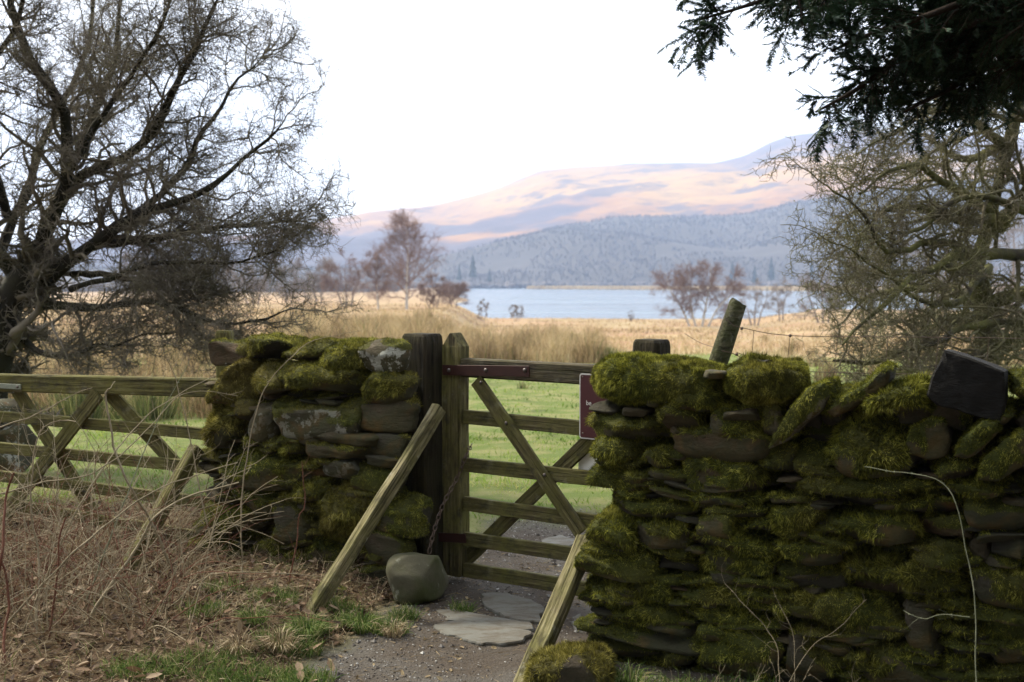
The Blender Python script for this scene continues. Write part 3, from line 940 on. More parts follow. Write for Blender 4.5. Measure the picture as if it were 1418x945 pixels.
B(448, 634, 504, 668, dp=.38, moss=.05, out=.04, n=8, lich=.3)
B(264, 622, 332, 642, dp=.34, moss=.3, out=.0)
B(262, 642, 330, 658, dp=.34, moss=.1, out=.02, strata=.2)
B(304, 664, 334, 682, dp=.3, moss=.0, out=.05, lich=.2)
B(402, 664, 456, 696, dp=.36, moss=1.0, out=.08, boxy=2.7, tone=.4, fuzz=1.4)
B(502, 632, 566, 648, dp=.36, moss=.1, out=.02, strata=.2)
B(480, 648, 552, 680, dp=.36, moss=.8, out=.02, tone=.2)
B(424, 676, 526, 754, dp=.4, moss=1.1, out=.09, boxy=2.6, n=11, tone=.6, fuzz=1.6)
B(376, 690, 428, 762, dp=.4, moss=.75, out=.05, boxy=6, n=9, tone=.1, fuzz=.7)
B(328, 676, 378, 716, dp=.36, moss=.7, out=.03, tone=.1)
B(262, 682, 328, 698, dp=.34, moss=.1, out=.0)
B(272, 698, 372, 734, dp=.38, moss=.75, out=.03, tone=.15, n=8)
B(258, 736, 312, 796, dp=.4, moss=.8, out=.04, tone=.1, n=8, fuzz=.9)
B(262, 720, 326, 742, dp=.36, moss=.6, out=.02, tone=.1)
B(310, 746, 354, 806, dp=.38, moss=.8, out=.04, tone=.1, boxy=4, fuzz=.8)
B(350, 738, 406, 800, dp=.38, moss=.75, out=.03, tone=.1, fuzz=.8)
B(400, 748, 472, 820, dp=.4, moss=.75, out=.03, tone=.15, n=8)
B(350, 796, 410, 822, dp=.4, moss=.6, out=.02, tone=.15, n=8)
B(458, 788, 546, 834, dp=.42, moss=.3, out=.12, rot=10, boxy=4, n=9, name='stone')
B(498, 736, 562, 790, dp=.38, moss=.55, out=.02, tone=.1, n=8)
B(520, 690, 582, 742, dp=.38, moss=.85, out=.0, tone=.0, n=8)
rg = np.random.default_rng(81)
LP.slabs(26, .15, 1.1, .1, .75)
LP.chips(40, .08, 1.2, .12, 1.0)
LP.finish()

# ------------------------------------------------------------------ small gate
GA, GB = np.array([-.275, 5.75]), np.array([.50, 5.17])
gd = norm(GB - GA)
def gp(px, py, off=0.0):
    """point on the gate's front plane seen at this pixel, off towards the camera"""
    n_ = np.array([gd[1], -gd[0]]); 
    a = np.array(P(px, py, 1.0)) - np.array([0, 0, CAMZ])
    t = ((GA + n_ * off) @ n_) / (a[:2] @ n_)
    return Vector((a[0] * t, a[1] * t, CAMZ + a[2] * t))
gn = Vector((gd[1], -gd[0], 0)); gx = Vector((gd[0], gd[1], 0))
gate = thing('wooden_gate', (GA[0], GA[1], 0), 'small weathered wooden bar gate closing the gap between the two mossy walls', 'gate')
def rise(L): return post_top(L, 'point')
s0 = gp(631.5, 796); s0.z = max(s0.z, .03)
timber('stile', gate, s0, Vector((s0.x, s0.y, gp(631, 461).z)), .118, .085, W_GATE, up=gx, ends=rise, ch=.08)
def rail(pyl, pyr, h, t=.03, off=0.0, pxl=643, pxr=868, mat=W_GATE, name='rail', label=None):
    a, b = gp(pxl, pyl, off), gp(pxr, pyr, off)
    return timber(name, gate, a - gn * 0, b, h, t, mat, label=label)
rail(508.5, 521.5, .095, .062, pxl=636, pxr=874, mat=W_RAILTOP, name='top_rail', label='thicker darker top rail of the small gate')
rail(577.5, 599, .070, .026)
rail(643, 668, .070, .026)
rail(697, 729, .070, .026)
rail(746, 778, .070, .026)
rail(788.5, 826, .072, .026)
e = gp(864, 826); timber('end_stile', gate, Vector((e.x, e.y, e.z - .03)), Vector((e.x, e.y, gp(864, 512).z)), .07, .06, W_GATE, up=gx)
timber('cross_brace', gate, gp(660, 527, .03), gp(805, 738, .03), .072, .024, W_GATE, up=(0, 0, 1))
timber('cross_brace', gate, gp(640, 780, -.028), gp(838, 590, -.028), .072, .024, W_GATE, up=(0, 0, 1))
for (bx_, by_) in ((701, 586), (754, 658), (666, 530)):
    disc('bolt', gate, gp(bx_, by_, .043), gn, .009, .006, M_BOLT)
st = timber('hinge_strap', gate, gp(613, 512.5, .054), gp(733, 514.5, .054), .052, .007, M_RUST, up=(0, 0, 1), ch=.1, wob=.001, label='dark red painted iron hinge strap')
for bx_ in (622, 673, 727):
    disc('bolt', gate, gp(bx_, 513, .057), gn, .011, .008, M_BOLT)
timber('hinge_strap', gate, gp(608, 744, .050), gp(645, 746, .050), .045, .007, M_RUST, ch=.1, wob=.001, label='rusty lower hinge plate')
# ends of the frayed chain hook
# sign and white board on the gate
sg = thing('gate_sign', tuple(gp(804, 562, .04)), 'maroon sign with thin white border half hidden by the mossy wall end', 'sign')
def plate(name, parent, c, wd, hg, th, mat, r=.012, off=0.0):
    c = Vector(c) + gn * off
    pts = []
    for (sx_, sz_, a0) in ((1, 1, 0), (-1, 1, 90), (-1, -1, 180), (1, -1, 270)):
        for q in range(4):
            a = math.radians(a0 + q * 30)
            pts.append((sx_ * (wd / 2 - r) + r * math.cos(a), sz_ * (hg / 2 - r) + r * math.sin(a)))
    n_ = len(pts); V = []
    for off_ in (0, th):
        for (a, b) in pts: V.append(tuple(c + gx * a + Vector((0, 0, b)) + gn * off_))
    V.append(tuple(c)); V.append(tuple(c + gn * th))
    Q = [[i_, (i_ + 1) % n_, n_ + (i_ + 1) % n_, n_ + i_] for i_ in range(n_)]
    T = [[2 * n_ + 1, n_ + i_, n_ + (i_ + 1) % n_] for i_ in range(n_)] + [[2 * n_, (i_ + 1) % n_, i_] for i_ in range(n_)]
    return mk(name, np.array(V), Q=np.array(Q), T=np.array(T), mat=mat, parent=parent, smooth=False)
zt_, zb_ = gp(803, 517, .04).z, gp(803, 607, .04).z
sc_ = gp(803, 562, .04) + gx * .10; sc_.z = (zt_ + zb_) / 2
plate('sign_plate', sg, sc_, .20, zt_ - zb_, .004, M_SIGNW)
plate('sign_face', sg, sc_, .20 - .012, zt_ - zb_ - .012, .0012, M_SIGN, off=.004, r=.009)
def text3d(txt, parent, pos, size, mat):
    cu = bpy.data.curves.new('lettering', 'FONT'); cu.body = txt; cu.size = size; cu.extrude = .0004; cu.offset = size * .012
    tmp = bpy.data.objects.new('lettering_curve', cu); COL.objects.link(tmp); bpy.context.view_layer.update()
    me = bpy.data.meshes.new_from_object(tmp.evaluated_get(bpy.context.evaluated_depsgraph_get()))
    bpy.data.objects.remove(tmp); me.materials.clear(); me.materials.append(mat)
    o = bpy.data.objects.new('lettering', me); COL.objects.link(o)
    o.parent = parent
    mt = Matrix((gx, Vector((0, 0, 1)), gn)).transposed().to_4x4(); mt.translation = Vector(pos) - Vector(parent['_o'])
    o.matrix_basis = mt
    return o
text3d('be', sg, gp(811.5, 561, .0465), .030, M_SIGNW)
for (a, b) in ((807, 522), (807, 600)): disc('screw', sg, gp(a, b, .0455), gn, .004, .003, M_BOLT, 8)
wb = thing('white_board', tuple(gp(820, 632, -.07)), 'plain white board fixed low behind the gate bars beside the wall end', 'board')
wc = gp(802, 632, -.055) + gx * .10
plate('board_face', wb, wc, .20, .16, .006, M_WHITE, r=.02)

# gate posts
pl = P(586, 800, 5.80); pl.z = -.05
p_left = thing('gate_post', tuple(pl), 'dark square wooden gate post between the left wall stub and the gate', 'post', 'gate posts of the small gate')
timber('post_shaft', p_left, pl, Vector((pl.x, pl.y, P(586, 462, 5.80).z)), .165, .15, W_DARK, up=gx, ends=post_top, ch=.07, wob=.006)
for q in (0,):
    a = P(559, 523, 5.74); b = P(573, 522, 5.75)
    V, Q = tubes(np.array([[tuple(a), tuple(b)]]), np.array([[.009, .009]]), 8)
    mk('iron_pin', V, Q=Q, mat=M_IRON, parent=p_left)
pr_ = P(900, 800, 5.22); pr_.z = -.05
p_right = thing('gate_post', tuple(pr_), 'short dark gate post top showing above the moss capped wall end', 'post', 'gate posts of the small gate')
timber('post_shaft', p_right, pr_, Vector((pr_.x, pr_.y, P(900, 470, 5.22).z)), .145, .14, W_DARK, up=gx, ends=post_top, ch=.14, wob=.006)

# raking braces
def brace_board(label, foot, top, h, t, mat):
    foot, top = Vector(foot), Vector(top)
    r = thing('raking_brace', tuple(foot), label, 'wooden brace', 'raking braces of the small gate')
    timber('board', r, foot, top, h, t, mat, wob=.012, seg=18, ch=.12)
fz = P(418, 872, 4.96); tz = P(609, 566, 5.60)
brace_board('slanting bleached timber brace propping the left gate post, foot in the grass', fz - (tz - fz) * .10, tz, .066, .055, W_BRACE)
fz = P(722, 960, 4.25); tz = P(812, 748, 4.74)
dv = (tz - fz)
brace_board('slanting pale green timber brace rising from the path to the right wall end', fz - dv * .12, tz, .066, .075, W_BRACE)

# chain and weight
def oval_link(c, t, roll, L=.034, Wd=.019, r=.0028):
    t = Vector(t).normalized(); u = t.orthogonal().normalized(); u = Matrix.Rotation(roll, 3, t) @ u; n_ = t.cross(u)
    a = np.linspace(0, 2 * math.pi, 13)[:-1]; V = []
    for q in a:
        cx = math.copysign(abs(math.cos(q)) ** .8, math.cos(q)) * L / 2; cy = math.sin(q) * Wd / 2
        rad_ = Vector((0, 0, 0)) + t * math.cos(q) + u * math.sin(q)
        for m_ in range(5):
            b = 2 * math.pi * m_ / 5
            V.append(tuple(Vector(c) + t * cx + u * cy + (rad_ * math.cos(b) + n_ * math.sin(b)) * r))
    Q = [[i_ * 5 + j_, ((i_ + 1) % 12) * 5 + j_, ((i_ + 1) % 12) * 5 + (j_ + 1) % 5, i_ * 5 + (j_ + 1) % 5] for i_ in range(12) for j_ in range(5)]
    return np.array(V), np.array(Q)
ch_pts = [gp(652, 618, .0), gp(645, 632, .07), gp(634, 660, .09), P(617, 692, 5.55), P(606, 720, 5.5), P(597, 752, 5.44), P(594, 770, 5.42)]
cl = smoothline(ch_pts, 200)
seglen = np.linalg.norm(np.diff(cl, axis=0), axis=1).sum(); nl = int(seglen / .027)
chain = thing('chain', tuple(ch_pts[-1]), 'thin rusty chain hanging from the gate stile to the boulder weight', 'chain')
for q in range(nl):
    i_ = int(q / nl * 198); c_ = cl[i_]; t_ = cl[i_ + 1] - cl[i_]
    V, Q = oval_link(c_, t_, (q % 2) * math.pi / 2 + .3)
    mk('link', V, Q=Q, mat=M_CHAIN, parent=chain, loc=tuple(c_))

def boulder(name, x0, y0, x1, y1, D, label, cat='boulder', moss=.4, dp=None, mat=None, seed=1, rot=0, boxy=3.4, n=12, lich=.5, tone=.2, cuts=6, dens=1.0, fuzz=.6, group=None, jag=.05):
    c = P((x0 + x1) / 2, (y0 + y1) / 2, D); s_ = D / F
    wd, hg = (x1 - x0) * s_, (y1 - y0) * s_
    V, Qd = rock(wd / 2, (dp or wd) / 2, hg / 2, seed, n, boxy, cuts, jag, .15)
    a = math.radians(rot); V = V @ np.array([[math.cos(a), 0, math.sin(a)], [0, 1, 0], [-math.sin(a), 0, math.cos(a)]])
    V = V + np.array(tuple(c)); N = normals(V, Qd)
    m = sstep(.2, .6, np.clip(moss * 1.5 - .62 + N[:, 2] * .45 + fbm(V, .12, seed, 3), 0, 1)) * (moss > .02)
    lc = (c.x, c.y, c.z - hg / 2)
    tt = np.full(len(V), tone)
    rt = thing(name, lc, label, cat, group)
    mk('rock', V, Q=Qd, mat=mat or MS, parent=rt, attrs={'moss': m * .9, 'lich': np.full(len(V), lich), 'tone': tt}, loc=lc)
    if dens > 0 and moss > .05:
        class F_: pass
        f_ = F_(); f_.seed = seed; f_.count = 1; f_.n = np.array([0, -1.0, 0]); f_.mp = []
        Wall.sample(f_, V, Qd, N, m, tt, dens, fuzz)
        if f_.mp:
            p, d, L, wd_, rnd, t_ = f_.mp[0]
            V2, T2, R2 = blades(p, d, L, wd_, rnd)
            tag(mk('moss', V2, T=T2, mat=MM, parent=rt, smooth=False, attrs={'rnd': R2, 'tone': np.repeat(t_, 3)}, loc=lc), kind='stuff')
    return rt
k = M('river_boulder', .85, .15)
v = k.coord()
c = k.mix(k.noise(v, 12, 6, .7), (.05, .048, .032), (.125, .118, .08))
c = k.mix(k.ramp(k.noise(v, 5, 4), [(.42, 0), (.62, .8)]), c, (.05, .06, .018))
c = k.mix(k.ramp(k.noise(v, 17, 5), [(.62, 0), (.68, .5)]), c, (.26, .27, .22))
k.col(c); k.bump(k.noise(v, 60, 5, .7), .5, .006)
MB_ = k.m
boulder('weight_boulder', 540, 764, 616, 836, 5.42, 'smooth green grey boulder tied to the chain at the foot of the gate', moss=.0, mat=MB_, seed=6, rot=16, boxy=3.8, n=14, cuts=4, jag=.06)
boulder('half_buried_rock', 246, 838, 332, 886, 5.0, 'pale low rock half buried in dead leaves left of the brace foot', 'rock', moss=.2, seed=8, mat=MB_, rot=8)
boulder('mossy_boulder', 728, 902, 850, 990, 4.2, 'low mossy boulder at the foot of the right wall by the path edge', 'rock', moss=.55, seed=12, tone=.7, dens=1.0, fuzz=1.0, rot=0)
boulder('small_rock', 432, 812, 478, 834, 5.3, 'small dark stone at the foot of the left wall stub beside the brace', 'rock', moss=.5, seed=14, dens=.8)
# heap of slate behind the field gate
for (a, b, c_, d_, lb) in ((-60, 556, 26, 588, 'top grey slate block on the heap behind the field gate'), (-40, 586, 38, 622, 'middle grey slate block in the heap behind the field gate'), (-70, 620, 34, 662, 'bottom dark slate block of the heap behind the field gate')):
    boulder('slate_block', a, b, c_, d_, 7.9, lb, 'stone', moss=.1, seed=int(abs(a) + b), boxy=6, dens=0, lich=.7, n=8, group='slate heap behind the field gate')

# ------------------------------------------------------------------ flagstones
k = M('flagstone_slate', .75, .25)
v = k.coord((1, 3, 1))
c = k.mix(k.noise(v, 7, 6, .65), (.075, .075, .066), (.185, .185, .165))
c = k.mix(k.ramp(k.noise(v, 7, 6, .75), [(.44, 0), (.60, .85)]), c, (.075, .062, .045))
k.col(c); k.bump(k.noise(v, 22, 6, .7), .5, .006)
MFL = k.m
def onground(px, py, z=.0):
    a = P(px, py, 1.0); dz = a.z - CAMZ; t = (z - CAMZ) / dz
    return np.array([a.x * t, a.y * t, z])
def flag(poly, label, z=.03, th=.05, seed=1):
    pts = np.array([onground(a, b, 0) for a, b in poly]); z = z * .7 + max(zat(*q_[:2]) for q_ in pts)
    # densify and roughen outline
    out = []
    m_ = len(pts)
    for i_ in range(m_):
        for q in range(6):
            out.append(pts[i_] * (1 - q / 6) + pts[(i_ + 1) % m_] * q / 6)
    out = np.array(out); cen = out.mean(0)
    out[:, :2] += (norm(out - cen)[:, :2] * (fbm(out, .09, seed, 3) * .05)[:, None])
    n_ = len(out)
    rings = [(1.0, -th), (1.0, -.006), (.975, 0.0), (.7, .003), (.35, .002)]
    V = []
    for s_, dz in rings:
        r_ = cen + (out - cen) * s_; r_[:, 2] = z + dz
        if s_ < 1: r_[:, 2] += fbm(r_, .12, seed + 3, 3) * .005
        V.append(r_)
    V.append(np.array([[cen[0], cen[1], z + .002]]))
    V = np.concatenate(V)
    Q = [[k_ * n_ + i_, k_ * n_ + (i_ + 1) % n_, (k_ + 1) * n_ + (i_ + 1) % n_, (k_ + 1) * n_ + i_] for k_ in range(4) for i_ in range(n_)]
    T = [[4 * n_ + i_, 4 * n_ + (i_ + 1) % n_, 5 * n_] for i_ in range(n_)]
    lc = (cen[0], cen[1], z - th)
    o = mk('flagstone', V, Q=np.array(Q), T=np.array(T), mat=MFL, smooth=False, loc=lc)
    bm_fix(o)
    tag(o, label, 'flagstone', 'flagstones in the path by the gate')
def bm_fix(o):
    import bmesh
    bm = bmesh.new(); bm.from_mesh(o.data); bmesh.ops.recalc_face_normals(bm, faces=bm.faces); bm.to_mesh(o.data); bm.free()
flag([(598, 866), (640, 858), (700, 868), (735, 876), (730, 884), (700, 894), (668, 893), (640, 884), (610, 876)], 'pale grey flagstone nearest the camera in the path', .012, seed=2)
flag([(664, 822), (700, 819), (752, 838), (750, 860), (715, 858), (685, 848)], 'broad grey flagstone just in front of the gate', .014, seed=3)
flag([(608, 846), (628, 842), (690, 856), (740, 862), (742, 872), (712, 872), (650, 862), (618, 858)], 'narrow brownish flagstone between the two larger grey ones', .008, seed=4)
flag([(790, 850), (804, 846), (812, 872), (796, 866)], 'small grey flagstone between the right brace and the wall end', .010, seed=5)
flag([(745, 748), (775, 741), (800, 745), (790, 756), (755, 757)], 'pale flat stone in the grass just beyond the gate', .006, seed=6)

# ------------------------------------------------------------------ field gate on the left
FA = np.array([(0 - 709) / F * 6.86, 6.86]); FB = np.array([(270 - 709) / F * 6.33, 6.33])
fd = norm(FB - FA); fn_ = np.array([fd[1], -fd[0]])
FN = Vector((fn_[0], fn_[1], 0)); FX = Vector((fd[0], fd[1], 0))
def fp(px, py, off=0.0):
    a = np.array(P(px, py, 1.0)) - np.array([0, 0, CAMZ])
    t = ((FA + fn_ * off) @ fn_) / (a[:2] @ fn_)
    return Vector((a[0] * t, a[1] * t, CAMZ + a[2] * t))
fg = thing('field_gate', tuple(fp(0, 700)), 'wide algae green wooden field gate behind the brambles on the left', 'gate')
fg['_o'] = tuple(fg.location)
def frail(l, r, h, t=.028, name='rail', off=0.0, x0=-260, x1=306):
    sl = (r - l) / 268.0
    timber(name, fg, fp(x0, l + sl * x0, off), fp(x1, l + sl * x1, off), h, t, W_FIELD, wob=.005)
frail(530, 536.5, .105, .06, 'top_rail')
frail(577, 600, .066)
frail(620, 646, .066)
frail(659, 694, .066)
frail(697, 742, .066)
for (a, b, c_, d_, o_) in ((136, 545, 8, 712, .03), (24, 541, 132, 712, -.03), (150, 543, 262, 664, -.03)):
    timber('cross_brace', fg, fp(a, b, o_), fp(c_, d_, o_), .085, .024, W_FIELD)
e = fp(308, 742); timber('stile', fg, Vector((e.x, e.y, .08)), Vector((e.x, e.y, fp(308, 534).z)), .08, .06, W_FIELD, up=FX)
timber('latch_bar', fg, fp(-30, 533, .036), fp(29, 536, .036), .03, .008, m_plain('green_grey_iron', (.17, .19, .15), .5, .3, .3, 40), wob=.001)
disc('bolt', fg, fp(24, 536, .041), FN, .008, .006, M_BOLT)
e = fp(-262, 600); pt = thing('field_gate_post', (e.x - .1, e.y, -.1), 'thick wooden post at the far end of the field gate', 'post')
timber('post_shaft', pt, Vector((e.x - .1, e.y, -.1)), Vector((e.x - .1, e.y, 1.2)), .17, .17, W_DARK, up=FX, ends=post_top)
fz = P(160, 815, 5.6); tz = P(272, 622, 6.1)
r = thing('raking_brace', tuple(fz), 'dark slanting timber brace in front of the field gate left of the wall stub', 'wooden brace')
timber('board', r, fz, tz, .08, .06, W_FIELD, wob=.01)
c_ = P(312, 500, 7.2)
pt = thing('fence_post', (c_.x, c_.y, -.1), 'pale post top just showing above the left wall stub', 'post')
timber('post_shaft', pt, Vector((c_.x, c_.y, -.1)), Vector((c_.x, c_.y, P(312, 458, 7.2).z)), .10, .10, W_FIELD, up=(1, 0, 0), ends=post_top)

# ------------------------------------------------------------------ leaning post and wires
c0, c1 = P(984, 528, 6.6), P(1022, 420, 6.6)
d_ = (c1 - c0).normalized(); g0 = c0 - d_ * ((c0.z + .15) / d_.z)
lpst = thing('fence_post', tuple(g0), 'round mossy fence post leaning to the right behind the wall', 'post')
n_ = 16; pts = smoothline([g0, g0.lerp(c1, .5) + Vector((.01, 0, 0)), c1], n_)
rad_ = np.full(n_, .054) + fbm(pts, .2, 3, 2) * .005; 
pts2 = np.concatenate([pts, pts[-1:] + np.array([[.004, 0, .006]])]); rad2 = np.concatenate([rad_, [.045]])
V, Q = tubes(pts2[None], rad2[None], 14)
V = V + norm(V - V.mean(0)) * (fbm(V, .07, 4, 3) * .006)[:, None]
T = [[len(V) - 14 + i_, len(V) - 14 + (i_ + 1) % 14, len(V)] for i_ in range(14)]
V = np.concatenate([V, (pts2[-1] + np.array([.002, 0, .004]))[None]])
mk('post_shaft', V, Q=Q[:, ::-1], T=T, mat=m_wood('mossy_post_wood', (.022, .02, .014), (.05, .044, .03), (.11, .10, .07), (.05, .06, .018), .7, .25), parent=lpst, loc=tuple(g0))
wf = thing('wire_fence', tuple(P(1120, 560, 6.6)), 'rusty stock wire running right from the leaning fence post', 'wire fence')
def wire(name, pts, r, parent, n=40, mat=M_CHAIN, sides=4):
    l = smoothline(pts, n); V, Q = tubes(l[None], np.full((1, n), r), sides)
    return mk(name, V, Q=Q, mat=mat, parent=parent, loc=tuple(parent['_o']) if parent else None)
wire('wire', [P(1004, 441, 6.53), P(1012, 449, 6.52), P(1027, 454, 6.53), P(1095, 465, 6.6), P(1250, 467, 6.7), P(1418, 469, 6.8), P(1700, 476, 7.0)], .0022, wf)
wire('wire', [P(999, 486, 6.53), P(1020, 492, 6.52), P(1050, 512, 6.55), P(1090, 534, 6.6)], .0022, wf)
wire('wire', [P(1700, 520, 7.0), P(1418, 520, 6.8), P(1250, 518, 6.7), P(1092, 512, 6.6), P(1020, 488, 6.52)], .0018, wf)
wire('wire', [P(948, 462, 6.9), P(968, 474, 6.8), P(990, 482, 6.65), P(1000, 487, 6.55)], .0018, wf)
for q, xx_ in enumerate((1044, 1094, 1160, 1230, 1300, 1370, 1440)):
    D = 6.53 + (xx_ - 1020) / 1418 * .55
    wire('dropper', [P(xx_, 458 if q == 0 else 466, D), P(xx_ - 5, 520, D), P(xx_ - 8, 570, D)], .0016, wf, n=6)
for (a, b) in ((1027, 455), (1094, 465), (1020, 491)):
    disc('knot', wf, P(a, b, 6.5), (0, -1, 0), .010, .012, M_CHAIN, 6)
c_ = P(1700, 560, 7.0); pt = thing('fence_post', (c_.x, c_.y, -.2), 'upright fence post carrying the wire beyond the right hand tree', 'post')
timber('post_shaft', pt, Vector((c_.x, c_.y, -.2)), Vector((c_.x, c_.y, 1.2)), .11, .11, W_DARK, up=(1, 0, 0), ends=post_top)

# ------------------------------------------------------------------ trees
def limbs(lst, n=16, wob=.05, seed=1):
    Ps, Rs = [], []
    for pts, r0, r1 in lst:
        l = smoothline([P(*q) for q in pts], n)
        l = l + np.stack([fbm(l, .5, seed + q, 3) for q in range(3)], -1) * wob * np.linspace(0, 1, n)[:, None] ** .5
        Ps.append(l); Rs.append(np.linspace(r0, r1, n))
    return np.stack(Ps), np.stack(Rs)
def tree_from(name, label, cat, base, L0, R0, levels, mb, mt, group=None, bud=None, seed=1, trunk_levels=1, sides0=8):
    rg = np.random.default_rng(seed)
    rt = thing(name, base, label, cat, group)
    V, Q = tubes(L0, R0, sides0)
    N = V * 0
    V = V + np.stack([fbm(V, .12, 5, 2), fbm(V, .12, 6, 2), fbm(V, .12, 7, 2)], -1) * min(.02, R0.max() * .2)
    trunk = [(V, Q)]; crown = []
    PP, RR = L0, R0; last = None
    for i_, lv in enumerate(levels):
        PP, RR = grow(PP, RR, rng=rg, **lv)
        s_ = tubes(PP, RR, 5 if i_ == 0 else 3)
        (trunk if i_ < trunk_levels - 1 else crown).append(s_)
        last = PP
    V, Q = merge(trunk); mk('trunk', V, Q=Q, mat=mb, parent=rt, loc=base)
    V, Q = merge(crown); cr = mk('crown', V, Q=Q, mat=mt, parent=rt, loc=base)
    if bud:
        B_ = last[:, 1:].reshape(-1, 3); sel = rg.random(len(B_)) < bud[0]
        B_ = B_[sel]; n_ = len(B_) * 3
        p = np.repeat(B_, 3, 0); d = rg.normal(size=p.shape)
        V, T, R_ = blades(p, d, rg.uniform(.4, 1, n_) * bud[1], rg.uniform(.5, 1, n_) * bud[1] * .7, rg.random(n_))
        tag(mk('buds', V, T=T, mat=bud[2], parent=rt, smooth=False, attrs={'rnd': R_}, loc=base), kind='stuff')
    print(name, len(V))
    return rt

BUD = m_blade('lichen_and_buds', [(0, (.08, .085, .035)), (.5, (.17, .165, .08)), (1, (.34, .34, .22))])
LT = [
 ([(-22, 640, 9.6), (-10, 500, 9.6), (14, 420, 9.6), (40, 370, 9.5)], .22, .13),
 ([(40, 400, 9.6), (60, 320, 9.4), (95, 240, 9.2), (75, 130, 9.0), (25, 40, 8.8), (10, -120, 8.6)], .13, .03),
 ([(60, 330, 9.5), (110, 245, 9.3), (200, 200, 9.0), (250, 120, 8.8), (290, 50, 8.6), (320, -10, 8.4)], .10, .02),
 ([(50, 400, 9.6), (130, 340, 9.2), (200, 300, 8.9), (300, 268, 8.6), (370, 220, 8.4), (445, 175, 8.2)], .12, .012),
 ([(130, 340, 9.2), (230, 330, 9.0), (330, 318, 8.8), (420, 305, 8.7), (500, 296, 8.6)], .07, .009),
 ([(40, 420, 9.6), (120, 430, 9.2), (200, 420, 8.9), (300, 440, 8.7), (370, 445, 8.6), (450, 430, 8.4)], .08, .010),
 ([(30, 470, 9.6), (60, 490, 9.4), (110, 494, 9.1), (150, 475, 8.9), (230, 460, 8.7)], .05, .010),
 ([(100, 380, 9.5), (180, 385, 9.1), (250, 415, 8.9), (300, 462, 8.7), (370, 476, 8.5)], .05, .008),
 ([(35, 400, 9.6), (-40, 300, 9.4), (-120, 180, 9.2), (-160, 20, 9)], .13, .03),
 ([(60, 320, 9.4), (120, 180, 9.6), (160, 80, 9.8), (180, -60, 10)], .08, .02),
 ([(180, 310, 9.0), (260, 235, 9.2), (330, 160, 9.3), (385, 105, 9.4), (408, 60, 9.4)], .06, .008),
 ([(95, 240, 9.2), (150, 140, 8.9), (210, 60, 8.6), (240, -30, 8.4)], .06, .012),
 ([(0, 350, 9.6), (60, 200, 10.2), (120, 60, 10.6), (130, -100, 10.8)], .08, .02),
 ([(10, 300, 9.6), (-20, 150, 9), (30, 20, 8.4), (60, -80, 8)], .07, .02),
 ([(100, 400, 9.3), (200, 370, 8.9), (300, 360, 8.6), (400, 350, 8.4), (455, 335, 8.3)], .05, .008),
]
LT = [([((230 + (a - 230) * .72) if a > 230 else a, b, c) for a, b, c in p_], q, w_) for p_, q, w_ in LT]
L0, R0 = limbs(LT, 16, .12, 3)
R0 = R0 * np.where(np.arange(len(R0)) == 0, .9, .55)[:, None]
b_ = P(-20, 560, 9.6); 
tree_from('hawthorn_tree', 'large bare spreading thorn tree filling the upper left', 'tree', (b_.x, b_.y, -.1), L0, R0,
  [dict(k=29, n=9, length=.84, rr=.42, angle=(25, 65), jit=.36, trop=(.05, 0, .03), t0=.18, rmin=.007),
   dict(k=13, n=6, length=.40, rr=.45, angle=(30, 80), jit=.5, trop=(.03, 0, .02), rmin=.0034),
   dict(k=8, n=4, length=.19, rr=.5, angle=(40, 85), jit=.55, rmin=.0018)], BARK, TWIG, bud=(.05, .016, BUD), seed=5)

